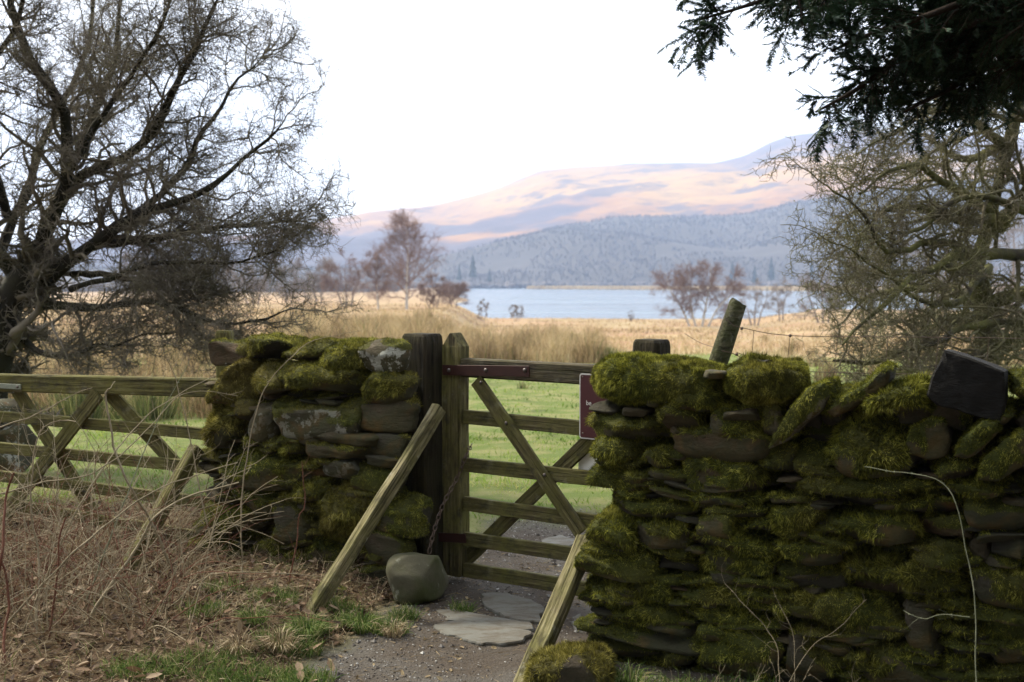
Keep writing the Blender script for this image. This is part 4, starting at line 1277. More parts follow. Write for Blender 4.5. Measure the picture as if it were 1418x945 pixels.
RT = [
 ([(1368, 620, 10.5), (1366, 500, 10.5), (1360, 430, 10.5), (1350, 370, 10.4), (1370, 300, 10.3), (1390, 200, 10.2)], .15, .03),
 ([(1362, 440, 10.3), (1300, 450, 9.6), (1240, 480, 9.1), (1170, 500, 8.7), (1110, 500, 8.4)], .07, .010),
 ([(1500, 450, 9.8), (1418, 446, 9.4), (1350, 450, 9.0), (1290, 470, 8.7), (1240, 475, 8.5)], .06, .015),
 ([(1440, 355, 9.8), (1390, 352, 9.5), (1330, 358, 9.1), (1270, 385, 8.7), (1230, 415, 8.4), (1180, 440, 8.2), (1130, 475, 8)], .06, .008),
 ([(1360, 400, 10.3), (1330, 345, 9.6), (1285, 338, 9.2), (1240, 348, 8.8), (1190, 345, 8.5), (1150, 300, 8.3), (1100, 262, 8.1)], .05, .007),
 ([(1370, 370, 10.3), (1330, 410, 9.5), (1300, 425, 9), (1250, 412, 8.6), (1200, 380, 8.4), (1140, 350, 8.2)], .045, .007),
 ([(1380, 300, 10.3), (1320, 260, 9.8), (1270, 230, 9.4), (1210, 240, 9), (1150, 270, 8.7)], .05, .007),
 ([(1390, 200, 10.2), (1330, 160, 9.7), (1290, 150, 9.3), (1230, 180, 9), (1170, 200, 8.8)], .05, .007),
 ([(1390, 220, 10.2), (1420, 100, 10.2), (1400, 0, 10), (1380, -80, 9.8)], .07, .02),
 ([(1380, 320, 10.3), (1450, 220, 10), (1520, 120, 9.8)], .07, .02),
 ([(1370, 420, 10.4), (1440, 400, 10), (1530, 380, 9.8)], .07, .02),
 ([(1390, 300, 10.2), (1330, 310, 9.8), (1260, 290, 9.6), (1190, 300, 9.4), (1140, 340, 9.2)], .05, .008),
 ([(1365, 430, 10.5), (1300, 400, 10.9), (1220, 400, 11.2), (1150, 420, 11.4), (1110, 450, 11.5)], .06, .008),
 ([(1390, 200, 10.4), (1330, 220, 10.9), (1270, 190, 11.2), (1220, 210, 11.4)], .05, .008),
 ([(1480, 480, 9.6), (1400, 470, 9.2), (1330, 500, 8.8), (1260, 505, 8.5), (1180, 525, 8.3)], .05, .010),
 ([(1450, 300, 9.6), (1390, 280, 9.2), (1330, 280, 9.0), (1270, 320, 8.8), (1200, 330, 8.6)], .05, .008),
 ([(1450, 180, 9.6), (1390, 140, 9.2), (1340, 100, 9.0), (1290, 90, 8.8)], .05, .008),
]
RT = [([((1290 - (1290 - a) * .72) if a < 1290 else a, b, c) for a, b, c in p_], q, w_) for p_, q, w_ in RT]
L0, R0 = limbs(RT, 16, .10, 9)
b_ = P(1368, 560, 10.5)
tree_from('thorn_tree', 'bare twiggy tree with mossy lichened branches behind the right wall', 'tree', (b_.x, b_.y, -.1), L0, R0,
  [dict(k=16, n=9, length=.95, rr=.42, angle=(25, 75), jit=.42, trop=(-.05, 0, .0), t0=.12, rmin=.007),
   dict(k=12, n=6, length=.40, rr=.45, angle=(30, 80), jit=.5, trop=(0, 0, .02), rmin=.0030),
   dict(k=7, n=4, length=.14, rr=.6, angle=(40, 85), jit=.5, rmin=.0028)], BARKR, TWIGR, bud=(.10, .018, BUD), seed=6)

def bare_tree(name, label, px, pyb, D, hpx, wpx, mb, mt, seed, group=None, lean=0, stems=1, cat='tree', dense=1.0, up=.035):
    rg = np.random.default_rng(seed)
    s_ = D / F; H = hpx * s_; Wd = wpx * s_
    b = P(px, pyb, D); x, y = b.x, b.y
    z0 = zat(x, y)
    top = P(px, pyb - hpx, D).z
    H = max(top - z0, 1)
    base = (x, y, z0 - .1)
    L, R_ = [], []
    for q in range(stems):
        ox = (q - (stems - 1) / 2) * Wd * .32
        hh = H * (1 if q == stems // 2 else rg.uniform(.7, .95))
        l = smoothline([(x + ox * .3, y, z0 - .1), (x + ox * .6 + rg.normal() * .1, y, z0 + hh * .35), (x + ox + lean + rg.normal() * .15, y + rg.normal() * .3, z0 + hh * .7), (x + ox * 1.1 + lean * 1.4, y, z0 + hh)], 14)
        L.append(l); R_.append(np.linspace(H * .021, .018, 14))
    L, R_ = np.stack(L), np.stack(R_)
    rm = .35 / 1137 * D * .42
    return tree_from(name, label, cat, base, L, R_,
      [dict(k=int(54 * dense / max(1, stems * .6)), n=7, length=Wd * .62, rr=.4, angle=(45, 80), jit=.2, trop=(0, 0, up), t0=.14, lfall=.78, rmin=rm * 1.6),
       dict(k=10, n=5, length=Wd * .22, rr=.5, angle=(25, 60), jit=.3, trop=(0, 0, .04), rmin=rm),
       dict(k=8, n=3, length=Wd * .11, rr=.6, angle=(25, 60), jit=.3, rmin=rm * .8)], mb, mt, group, seed=seed, sides0=6)
bare_tree('birch_tree', 'tall bare birch with reddish twigs at the left end of the lake', 563, 424, 118, 112, 135, BIRCHB, BIRCHT, 21)
bare_tree('birch_tree', 'shorter birch leaning against the left side of the tall birch', 524, 420, 122, 70, 70, BIRCHB, BIRCHT, 22, dense=.7)
bare_tree('birch_tree', 'broad round reddish birch standing against the lake at right', 968, 444, 122, 78, 88, BIRCHB, BIRCHT, 23, stems=4, dense=1.0)
for (px_, pyb, D, hp, wp, lb, sd) in (
    (628, 426, 135, 30, 50, 'low purple brown bush at the water edge right of the tall birch', 31),
    (480, 416, 150, 58, 66, 'grey purple thicket tree left of the birches', 32),
    (442, 414, 165, 50, 60, 'grey bushy tree at the edge of the left thorn tree twigs', 33),
    (600, 424, 125, 40, 40, 'slim bare tree touching the right side of the tall birch', 34),
    (400, 412, 170, 46, 60, 'dull grey tree seen through the end twigs of the left thorn tree', 35),
    (350, 410, 160, 52, 70, 'grey tree seen through the middle twigs of the left thorn tree', 36),
    (290, 410, 170, 50, 70, 'grey tree far behind the lower boughs of the left thorn tree', 37),
    (210, 412, 160, 60, 80, 'grey tree behind the thick boughs of the left thorn tree', 42),
    (1045, 432, 128, 44, 46, 'small bare tree just right of the leaning fence post top', 38),
    (1082, 430, 135, 42, 44, 'small bare tree behind the outermost twigs of the right thorn tree', 39),
    (1140, 436, 120, 60, 66, 'grey bare tree behind the right thorn tree twigs', 40),
    (1200, 440, 110, 90, 90, 'taller grey bare tree behind the right thorn tree', 41),
    (1290, 440, 100, 110, 110, 'broad grey bare tree behind the right thorn tree trunk', 43),
    (1400, 440, 90, 130, 120, 'grey bare tree at the right edge behind the thorn tree', 44)):
    bare_tree('bare_tree', lb, px_, pyb, D, hp, wp, GREYT, BIRCHT if sd in (31, 34, 32) else GREYT, sd, group='small bare trees round the lake field', stems=2 if sd % 2 else 3, dense=(.22 if sd in (38, 39) else .5))
for (px_, pyb, D, hp, wp, lb, sd) in (
    (716, 438, 150, 15, 22, 'tiny dry bush on the near shore left of the lake centre', 51),
    (874, 444, 150, 13, 9, 'tiny dry bush on the near shore left of the round birch', 52),
    (668, 428, 140, 12, 18, 'tan tuft like bush where the lake shore begins', 53)):
    bare_tree('shore_bush', lb, px_, pyb, D, hp, wp, GREYT, GREYT, sd, stems=3, cat='bush', dense=.22, group='little bushes on the near shore')

# ------------------------------------------------------------------ yew
ND = m_blade('yew_needles', [(0, (.012, .028, .016)), (.6, (.022, .05, .028)), (1, (.04, .08, .04))], .12, .55)
YL = [
 ([(1640, -160, 4.2), (1480, -60, 4.6), (1300, -20, 4.8), (1120, -8, 4.6), (1020, 18, 4.4), (945, 40, 4.3)], .04, .004),
 ([(1640, -60, 4.2), (1480, 20, 4.4), (1330, 60, 4.5), (1220, 95, 4.5), (1150, 145, 4.4), (1103, 168, 4.3)], .035, .004),
 ([(1640, 0, 4.4), (1450, 70, 4.5), (1350, 105, 4.6), (1280, 140, 4.5), (1225, 172, 4.4)], .03, .004),
 ([(1600, -120, 4.2), (1440, -20, 4.3), (1290, 20, 4.3), (1190, 55, 4.3), (1130, 84, 4.2)], .03, .004),
 ([(1560, -60, 3.9), (1430, 10, 4.2), (1340, 40, 4.4), (1270, 70, 4.5), (1210, 120, 4.6)], .03, .004),
 ([(1600, -140, 4.6), (1400, -60, 4.9), (1250, -10, 5.0), (1150, 20, 5.0), (1075, 40, 5.0)], .03, .004),
 ([(1640, -200, 4.3), (1380, -90, 4.4), (1200, -50, 4.5), (1060, -25, 4.5), (960, -25, 4.4)], .03, .004),
 ([(1600, 0, 4.8), (1480, 60, 5.0), (1410, 90, 5.1), (1360, 120, 5.1)], .03, .005),
 ([(1600, -80, 4.6), (1460, -20, 4.7), (1380, 0, 4.8), (1320, 30, 4.8), (1290, 90, 4.8)], .03, .004),
]
YL += [([(1620, -150 + 40 * q, 4.0 + .12 * q), (1500, -70 + 30 * q, 4.2 + .1 * q), (1400, -30 + 22 * q, 4.4 + .08 * q), (1300 - 8 * q, -6 + 17 * q, 4.5 + .05 * q)], .03, .004) for q in range(7)]
YL = [([(a + 22, b - 14, c) for a, b, c in p_], q, w_) for p_, q, w_ in YL]
YL, YR = limbs(YL, 14, .04, 4)
ybase = (4.3, 2.3, -.1)
rt = thing('yew_tree', ybase, 'dark evergreen yew whose drooping boughs fill the upper right corner', 'tree')
trk = smoothline([ybase, (4.2, 2.4, 1.4), (4.0, 2.6, 3.0), (3.8, 2.6, 5.0)], 14)
V0, Q0 = tubes(trk[None], np.linspace(.34, .12, 14)[None], 12)
V0 = V0 + np.stack([fbm(V0, .3, 5, 2), fbm(V0, .3, 6, 2), 0 * V0[:, 0]], -1) * .05
conn = []
for l in YL:
    m_ = smoothline([trk[7], trk[7] * .4 + l[0] * .6 + np.array([0, 0, .15]), l[0]], 14); conn.append(m_)
# off-frame limbs spreading above and behind the camera
rg = np.random.default_rng(12)
extra = []
for q in range(16):
    a = math.radians(150 + q * 14 if q < 11 else -30 + (q - 11) * 22); rr_ = rg.uniform(3.0, 4.6)
    e = np.array([3.9 + rr_ * math.cos(a), 2.4 + rr_ * math.sin(a), 0]); e[2] = max(3.0, CAMZ + .31 * max(e[1], 0) + .75 + rg.uniform(0, 1.6))
    st_ = trk[7 + q % 6]
    m1 = st_ * .5 + e * .5; m1[2] = max(m1[2], CAMZ + .31 * max(m1[1], 0) + .9)
    extra.append(smoothline([st_, m1 + np.array([0, 0, .3]), e], 14))
extra = np.stack(extra)
E2, ER = grow(extra, np.tile(np.linspace(.07, .015, 14), (16, 1)), k=16, n=7, length=1.3, rr=.4, angle=(30, 70), jit=.3, trop=(0, 0, -.01), rng=rg, rmin=.006)
def clearview(pts):
    """off-frame growth keeps above the field of view"""
    return ((pts[..., 1] < 2.6) | ((pts[..., 1] < 3.7) & (pts[..., 0] > 1.1))) & (pts[..., 2] > CAMZ + .275 * np.maximum(pts[..., 1], 0) + .12) & (pts[..., 2] > 2.0)
E2 = E2[clearview(E2).all(1)]; ER = ER[:len(E2)]
parts = [(V0, Q0), tubes(YL, YR, 6), tubes(np.stack(conn), np.tile(np.linspace(.06, .035, 14), (len(conn), 1)), 6), tubes(extra, np.tile(np.linspace(.07, .015, 14), (16, 1)), 6), tubes(E2, ER, 3)]
Y2, Y2R = grow(YL, YR, k=34, n=8, length=.34, rr=.5, angle=(25, 60), jit=.16, trop=(-.02, 0, -.05), t0=.2, rng=rg, rmin=.0028, lfall=.55)
Y3, Y3R = grow(Y2, Y2R, k=10, n=6, length=.16, rr=.6, angle=(30, 60), jit=.15, trop=(0, 0, -.06), rng=rg, rmin=.0014)
parts += [tubes(Y2, Y2R, 3), tubes(Y3, Y3R, 3)]
V, Q = merge(parts)
mk('trunk', V, Q=Q, mat=YEWB, parent=rt, loc=ybase)
def needles(PP, per, Ln, Wn, rng):
    B_, n_, _ = PP.shape
    t = rng.uniform(0.05, 1, (B_, per)); f = t * (n_ - 1); i_ = np.clip(f.astype(int), 0, n_ - 2); fr = (f - i_)[..., None]
    bi = np.arange(B_)[:, None]
    p = PP[bi, i_] * (1 - fr) + PP[bi, i_ + 1] * fr
    T_ = norm(PP[bi, i_ + 1] - PP[bi, i_])
    S_ = norm(np.cross(T_, np.array([0, .25, 1.0]))) * np.where(rng.random((B_, per)) < .5, -1, 1)[..., None]
    d = norm(T_ * .55 + S_ + rng.normal(size=T_.shape) * .18 + np.array([0, 0, -.12]))
    p, d = p.reshape(-1, 3), d.reshape(-1, 3); m_ = len(p)
    s = norm(np.cross(d, T_.reshape(-1, 3)) * .5 + T_.reshape(-1, 3))
    L = rng.uniform(.7, 1.1, m_) * Ln; W_ = Wn
    V = np.stack([p - s * W_ * .5, p + s * W_ * .5, p + d * L[:, None]], 1).reshape(-1, 3)
    T = np.arange(m_ * 3).reshape(-1, 3)
    return V, T, np.repeat(np.clip(rng.random(m_) * .7 + .15 + vnoise(p, .3, 2) * .2, 0, 1), 3)
a1 = needles(Y3, 58, .024, .0048, rg); a2 = needles(Y2, 60, .026, .0044, rg)
E3, _ = grow(E2, ER, k=8, n=5, length=.5, rr=.5, angle=(25, 70), jit=.25, trop=(0, 0, -.05), rng=rg)
E3 = E3[clearview(E3).all(1)]
a3 = needles(E3, 80, .13, .06, rg)
print('yew', len(Y3), len(E3), len(a1[1]), len(a3[1]))
V = np.concatenate([a1[0], a2[0], a3[0]]); T = np.arange(len(V)).reshape(-1, 3); R_ = np.concatenate([a1[2], a2[2], a3[2]])
tag(mk('foliage', V, T=T, mat=ND, parent=rt, smooth=False, attrs={'rnd': R_}, loc=ybase), kind='stuff')

def evergreen(x, y, H, Rr, n, label, seed):  # unseen tree, added to block rear sky light and darken the walls
    rg = np.random.default_rng(seed)
    base = (x, y, zat(x, y) - .1)
    rt = thing('yew_tree', base, label, 'tree', 'unseen yews and hollies added round the viewpoint to block sky light')
    V, Q = tubes(smoothline([base, (x + .2, y, H * .5), (x, y + .1, H * .92)], 10)[None], np.linspace(.28, .03, 10)[None], 10)
    mk('trunk', V, Q=Q, mat=YEWB, parent=rt, loc=base)
    u = rg.normal(size=(n, 3)); u = norm(u) * (rg.random(n) ** .33)[:, None]
    p = u * np.array([Rr, Rr, H * .52]) + np.array([x, y, H * .48])
    p = p[p[:, 2] > .15]
    p = p[(fbm(p, .9, seed, 2) > -.18) & clearview(p)]
    V, T, R_ = blades(p, rg.normal(size=p.shape) + np.array([0, 0, -.3]), rg.uniform(.15, .4, len(p)), rg.uniform(.1, .25, len(p)), rg.random(len(p)))
    tag(mk('foliage', V, T=T, mat=ND, parent=rt, smooth=False, attrs={'rnd': R_}, loc=base), kind='stuff')
for q, (x_, y_, H_, R_2, lb) in enumerate((
    (-7.8, -4.0, 11, 4.0, 'unseen light blocking holly added behind and left of the viewpoint'),
    (-8.8, .2, 6, 2.4, 'small unseen light blocking holly added far left of the viewpoint'),
    (7.0, -3.6, 12, 4.4, 'unseen light blocking yew added behind the viewpoint to the right'),
    (1.8, -7.5, 12, 4.4, 'unseen light blocking yew added straight behind the viewpoint'),
    (-3.6, -8.0, 12, 4.2, 'unseen light blocking yew added behind the viewpoint to the left'),
    (9.2, 1.2, 11, 4.0, 'unseen light blocking yew added beyond the right hand yew out of the frame'),
    (5.6, -10.5, 13, 4.6, 'tall unseen light blocking yew added in a second row behind'),
    (-8.0, -11.0, 13, 4.6, 'tall unseen light blocking yew added at the back left'))):
    evergreen(x_, y_, H_, R_2, 19000, lb, 70 + q)

# ------------------------------------------------------------------ far woods, reeds, conifers
ico_v = np.array([[0, 0, 1], [.89, 0, .45], [.28, .85, .45], [-.72, .53, .45], [-.72, -.53, .45], [.28, -.85, .45], [.72, .53, -.45], [-.28, .85, -.45], [-.89, 0, -.45], [-.28, -.85, -.45], [.72, -.53, -.45], [0, 0, -1]])
ico_f = np.array([[0, 1, 2], [0, 2, 3], [0, 3, 4], [0, 4, 5], [0, 5, 1], [1, 6, 2], [2, 7, 3], [3, 8, 4], [4, 9, 5], [5, 10, 1], [2, 6, 7], [3, 7, 8], [4, 8, 9], [5, 9, 10], [1, 10, 6], [11, 7, 6], [11, 8, 7], [11, 9, 8], [11, 10, 9], [11, 6, 10]])
rg = np.random.default_rng(33)
def lumps(p, r, h, rg, rnd):
    n_ = len(p)
    v = ico_v[None] * rg.uniform(.6, 1.25, (n_, 12, 1)) * np.stack([r, r, h], -1)[:, None] + (p + np.stack([0 * r, 0 * r, h * .8], -1))[:, None]
    f = ico_f[None] + (np.arange(n_) * 12)[:, None, None]
    return v.reshape(-1, 3), f.reshape(-1, 3), np.repeat(rnd, 12)
fl = rg.integers(0, 70 * 300, 9000)
NW = 30000
fi, fj = rg.uniform(0, 67, NW), rg.uniform(60, 330, NW); ii, jj = fi.astype(int), fj.astype(int); fi, fj = fi - ii, fj - jj
bl_ = lambda G: G[ii, jj] * (1 - fi) * (1 - fj) + G[ii + 1, jj] * fi * (1 - fj) + G[ii, jj + 1] * (1 - fi) * fj + G[ii + 1, jj + 1] * fi * fj
wx, wy, wz = bl_(WX), bl_(WY), bl_(WZ) - 1.5
p = np.stack([wx, wy, wz], -1)
keep = (fbm(p * np.array([1, 1, 0]), 110, 77, 3) > -.36) & (np.abs(wx / wy) < .6)
p = p[keep]; n_ = len(p)
hh = rg.uniform(4.5, 8.5, n_); kb = 9
tc = np.clip(rg.normal(size=n_) * .12 + .45 + fbm(p, 90, 5, 3) * .6, 0, 1)
a_ = rg.uniform(0, 6.283, (n_, kb)); sp = rg.uniform(.05, .62, (n_, kb))
q3 = np.repeat(p, kb, 0); d3 = np.stack([(np.cos(a_) * sp).ravel(), (np.sin(a_) * sp).ravel(), np.ones(n_ * kb)], -1)
st3 = q3 + np.array([0, 0, 1.0]) * (rg.uniform(0, .35, n_ * kb) * np.repeat(hh, kb))[:, None]
V, T, R_ = blades(st3, d3, np.repeat(hh, kb) * rg.uniform(.4, .8, n_ * kb), rg.uniform(.4, 1.1, n_ * kb), np.repeat(tc, kb))
MWD = m_blade('bare_oak_wood', [(0, (.075, .065, .06)), (.5, (.095, .082, .075)), (.8, (.12, .098, .085)), (1, (.095, .10, .07))], 0)
tag(mk('far_woodland', V, T=T, mat=MWD, smooth=False, attrs={'rnd': R_}), 'bare winter woodland covering the lower slope beyond the lake', 'woodland', kind='stuff')
# woodland belt on the left shore and far shore line
n_ = 1500
D = rg.uniform(560, 1120, n_); px_ = rg.uniform(-300, 545, n_) + (D - 560) / 560 * 40
D2 = rg.uniform(1105, 1150, 900); px2 = rg.uniform(430, 1500, 900)
D = np.concatenate([D, D2]); px_ = np.concatenate([px_, px2])
p = np.stack([(px_ - 709) / F * D, D, np.full(len(D), -4.0)], -1); n_ = len(p)
V, T, R_ = lumps(p, rg.uniform(2.5, 5, n_), rg.uniform(2.2, 4.2, n_), rg, rg.random(n_) * .8)
tag(mk('shore_woodland', V, T=T, mat=MWD, smooth=False, attrs={'rnd': R_}), 'low belt of bare trees along the far lake shore', 'woodland', kind='stuff')
# reed bed
RB = m_blade('reeds', [(0, (.33, .24, .12)), (.5, (.50, .38, .20)), (1, (.60, .48, .28))], .2)
n_ = 44000
px_ = 730 + 850 * rg.random(n_) ** .8; t_ = rg.random(n_)
D = 1010 - (px_ - 730) / 850 * 520 + t_ * np.interp(px_, [730, 1000, 1200, 1580], [25, 130, 230, 300])
p = np.stack([(px_ - 709) / F * D, D, np.full(n_, LAKE_Z)], -1)
V, T, R_ = blades(p, np.array([0, 0, 1.0]) + rg.normal(size=p.shape) * .12, rg.uniform(2.0, 3.4, n_), rg.uniform(1.2, 2.6, n_), np.clip(rg.random(n_) * .7 + fbm(p, 60, 5, 2) * .3, 0, 1))
tag(mk('reed_bed', V, T=T, mat=RB, smooth=False, attrs={'rnd': R_}), 'tan reed bed spit along the far side of the lake', 'reeds', kind='stuff')
# conifers
CON = m_blade('far_conifer_green', [(0, (.015, .032, .025)), (1, (.04, .07, .045))], 0)
def conifer(px, pyb, pyt, D, label, seed):
    rg = np.random.default_rng(seed)
    b = np.array(tuple(P(px, pyb, D))); t = np.array(tuple(P(px, pyt, D))); H = t[2] - b[2]
    base = tuple(b - np.array([0, 0, 3]))
    rt = thing('conifer_tree', base, label, 'tree', 'dark conifers on the far shore')
    V, Q = tubes(np.array([[base, tuple(t)]]), np.array([[H * .02, .05]]), 6)
    mk('trunk', V, Q=Q, mat=YEWB, parent=rt, loc=base)
    n_ = 900; q = rg.random(n_) ** .8; h = b[2] + H * q; r = H * .23 * (1 - q) * rg.uniform(.2, 1, n_) + .1; a = rg.uniform(0, 6.28, n_)
    p = np.stack([b[0] + np.cos(a) * r * .3, b[1] + np.sin(a) * r * .3, h], -1)
    d = np.stack([np.cos(a), np.sin(a), np.full(n_, -.3)], -1)
    V, T, R_ = blades(p, d, r + .3, np.full(n_, H * .045), rg.random(n_))
    mk('crown', V, T=T, mat=CON, parent=rt, smooth=False, attrs={'rnd': R_}, loc=base)
for (a, b, c_, lb, sd) in ((1014, 392, 362, 'small conifer on the far shore left of the three bigger ones', 1), (1045, 392, 368, 'short conifer just left of the group of conifers', 4), (1068, 388, 356, 'leftmost of the taller dark conifers on the far shore', 2), (1124, 386, 362, 'middle dark conifer on the far shore', 3), (1166, 386, 354, 'right hand dark conifer on the far shore partly behind twigs', 5), (655, 384, 352, 'slim conifer on the far slope right of the tall birch', 6), (636, 388, 366, 'small conifer on the far slope beside the slim one', 7), (678, 390, 372, 'little conifer by the far water right of the birches', 8)):
    conifer(a, b, c_, 1080, lb, sd)

# ------------------------------------------------------------------ grasses
rg = np.random.default_rng(44)
RUSH = m_blade('dry_rush', [(0, (.13, .09, .05)), (.35, (.31, .225, .12)), (.7, (.47, .36, .20)), (.93, (.50, .41, .26)), (1, (.12, .15, .05))], .3)
GREENR = m_blade('green_rush', [(0, (.05, .075, .025)), (.5, (.12, .14, .05)), (.8, (.2, .2, .08)), (1, (.38, .31, .16))], .3)
def field_blades(x, y, h, wd, rnd, lean=.2, mat=RUSH, name='tall_grass', label='', bend=.5):
    z = terr(x, y) - .03
    p = np.stack([x, y, z], -1)
    d = np.array([0, 0, 1.0]) + rg.normal(size=p.shape) * lean
    bd = rg.normal(size=p.shape) * bend; bd[:, 2] -= bend * .5
    V, T, R_ = blades(p, d, h, wd, rnd, bend=bd)
    o = mk(name, V, T=T, mat=mat, smooth=False, attrs={'rnd': R_})
    tag(o, label, 'grass', kind='stuff')
    return o
def clumps(cx, cy, n, r, hm, wdk=1.0):
    k_ = len(cx)
    a = rg.uniform(0, 6.283, (k_, n)); q = np.abs(rg.normal(size=(k_, n))) * r
    x = (cx[:, None] + np.cos(a) * q).ravel(); y = (cy[:, None] + np.sin(a) * q).ravel()
    hc = rg.uniform(.6, 1.15, k_)[:, None] * hm * np.exp(-(q / (r * 2.2)) ** 2) * rg.uniform(.6, 1.1, (k_, n))
    tone = np.clip(rg.uniform(.05, .78, k_)[:, None] + rg.normal(size=(k_, n)) * .2, 0, .97)
    tone = np.where(rg.random((k_, n)) < .07, 1.0, tone)
    D = np.hypot(x, y)
    return x, y, hc.ravel(), (.006 + .00032 * D) * wdk * rg.uniform(.7, 1.3, k_ * n), tone.ravel()
# big belt behind the gate
C = []
n_ = 250
D = rg.uniform(27, 50, n_); px_ = rg.uniform(380, 830, n_)
cx = (px_ - 709) / F * D; C.append((cx, D, 190, .28, 1.15))
D = rg.uniform(13.5, 27, 240); px_ = rg.uniform(-250, 470, 240) ; C.append(((px_ - 709) / F * D, D, 120, .2, .75))
D = rg.uniform(24, 40, 26); px_ = rg.uniform(500, 640, 26); C.append(((px_ - 709) / F * D, D, 120, .22, .9))
D = rg.uniform(20, 60, 60); px_ = rg.uniform(1030, 1500, 60); C.append(((px_ - 709) / F * D, D, 100, .2, .6))
out = [clumps(*c_) for c_ in C]
x, y, h, wd, tn = [np.concatenate(q) for q in zip(*out)]
field_blades(x, y, h, wd, tn, label='belt of tall tan rushes between the green pasture and the lake')
# rough tan field
n_ = 70000
D = 30 * (175 / 30) ** rg.random(n_); px_ = rg.uniform(-250, 1700, n_); x = (px_ - 709) / F * D
z_ok = (terr(x, D) > LAKE_Z + .05) & (fbm(np.stack([x, D, 0 * x], -1), 5, 8, 2) > -.25)
z_ok &= ~((D < 37) & (x / D > .055) & (x / D < .20))
x, D = x[z_ok], D[z_ok]; n_ = len(x)
field_blades(x, D, rg.uniform(.15, .42, n_), (.01 + .0006 * D) * rg.uniform(.7, 1.3, n_), np.clip(rg.random(n_) * .75 + .1 + fbm(np.stack([x, D, 0 * x], -1), 12, 8, 2) * .3, 0, .98), lean=.4, name='rough_grass', label='rough tan moor grass covering the field down to the lake')
# lawn
LAWN = m_blade('pasture_grass', [(0, (.05, .10, .014)), (.4, (.14, .235, .03)), (.75, (.26, .35, .065)), (1, (.40, .38, .15))], .35)
n_ = 150000
D = 6.1 * (40 / 6.1) ** rg.random(n_); px_ = rg.uniform(-100, 1600, n_); x = (px_ - 709) / F * D
q_ = np.stack([x, D, 0 * x], -1); nn = fbm(q_, .5, 31, 3)
kp = (zone_path(x, D, nn) < .45 + .5 * rg.random(n_)) & ~((x < -1.2) & (D < 7.6 + fbm(q_, 1.0, 3, 2) * .8)) & (rg.random(n_) < .75 + .5 * fbm(q_, .6, 9, 3))
x, D, q_ = x[kp], D[kp], q_[kp]; n_ = len(x)
field_blades(x, D, rg.uniform(.03, .085, n_) * (1 + .9 * fbm(q_, .35, 10, 2)), (.003 + .0010 * D) * rg.uniform(.6, 1.2, n_), np.clip(rg.random(n_) * .6 + .18 + fbm(q_, .9, 14, 3) * .9, 0, 1), lean=.6, mat=LAWN, name='pasture_grass', label='short green pasture grass beyond the gate')
def rush_tuft(px, py, D, hm, r, n, mat, label):
    b = P(px, py, D); x0, y0 = b.x, b.y
    a = rg.uniform(0, 6.28, n); q = np.abs(rg.normal(size=n)) * r
    x, y = x0 + np.cos(a) * q, y0 + np.sin(a) * q
    p = np.stack([x, y, terr(x, y) - .02], -1)
    d = np.stack([np.cos(a) * q / r * .28, np.sin(a) * q / r * .28, np.ones(n)], -1) + rg.normal(size=p.shape) * .08
    V, T, R_ = blades(p, d, rg.uniform(.5, 1, n) * hm, np.full(n, .004 + .0005 * D), rg.random(n), bend=rg.normal(size=p.shape) * .25)
    lc = (x0, y0, zat(x0, y0))
    tag(mk('rush_tuft', V, T=T, mat=mat, smooth=False, attrs={'rnd': R_}, loc=lc), label, 'rush tuft', 'rush tufts standing alone in the pasture')
rush_tuft(842, 488, 30, .58, .2, 420, GREENR, 'dark green rush tuft at the right end of the rush belt')
rush_tuft(1052, 500, 22, .5, .17, 380, RUSH, 'dry tan rush tuft right of the leaning fence post')
rush_tuft(672, 540, 16, .22, .05, 60, GREENR, 'small green tuft just beyond the gate near its left stile')
rush_tuft(724, 534, 18, .2, .04, 40, GREENR, 'tiny green tuft in the pasture under the middle of the top rail')
rush_tuft(110, 530, 13.5, .6, .2, 600, GREENR, 'dark rush tuft seen over the field gate below the thorn tree')
rush_tuft(205, 528, 13.5, .55, .2, 600, GREENR, 'dark rush tuft seen over the right part of the field gate')

# ------------------------------------------------------------------ near ground cover
rg = np.random.default_rng(55)
LEAF = m_blade('dead_leaves', [(0, (.03, .018, .012)), (.4, (.085, .05, .03)), (.75, (.17, .11, .065)), (.93, (.27, .20, .13)), (1, (.26, .20, .13))], .15, .7)
STRAW = m_blade('straw_stems', [(0, (.14, .10, .055)), (.5, (.30, .235, .14)), (1, (.50, .42, .28))], .15)
NGR = m_blade('verge_grass', [(0, (.04, .08, .018)), (.5, (.09, .15, .03)), (.85, (.19, .24, .07)), (1, (.42, .36, .2))], .3)
def leafmesh(p, size, rnd, rg, curl=.5):  # a curled, six-sided leaf blade
    n_ = len(p)
    N = norm(np.array([0, 0, 1.0]) + rg.normal(size=(n_, 3)) * .45); a = norm(np.cross(N, rg.normal(size=(n_, 3)))); b = np.cross(N, a)
    pts = [(-1, 0, .0), (-.45, .42, .25), (.35, .45, .3), (1, 0, .15), (.3, -.42, .3), (-.5, -.38, .2), (0, 0, -.08)]
    V = np.stack([p + (a * u + b * v_ + N * w_ * curl) * size[:, None] for u, v_, w_ in pts], 1)
    f = np.array([[6, 0, 5], [6, 5, 4], [6, 4, 3], [6, 3, 2], [6, 2, 1], [6, 1, 0]])
    T = (f[None] + (np.arange(n_) * 7)[:, None, None]).reshape(-1, 3)
    return V.reshape(-1, 3), T, np.repeat(rnd, 7)
def verge(n, x0=-3.6, x1=.9, y0=3.6, y1=7.6):
    x, y = rg.uniform(x0, x1, n), rg.uniform(y0, y1, n)
    zz = fbm(np.stack([x, y, 0 * x], -1), .5, 31, 3)
    ok = (zone_path(x, y, zz) < .35)
    ok &= ~((y > 5.95) & (x > -1.6)); return x[ok], y[ok]
x, y = verge(26000)
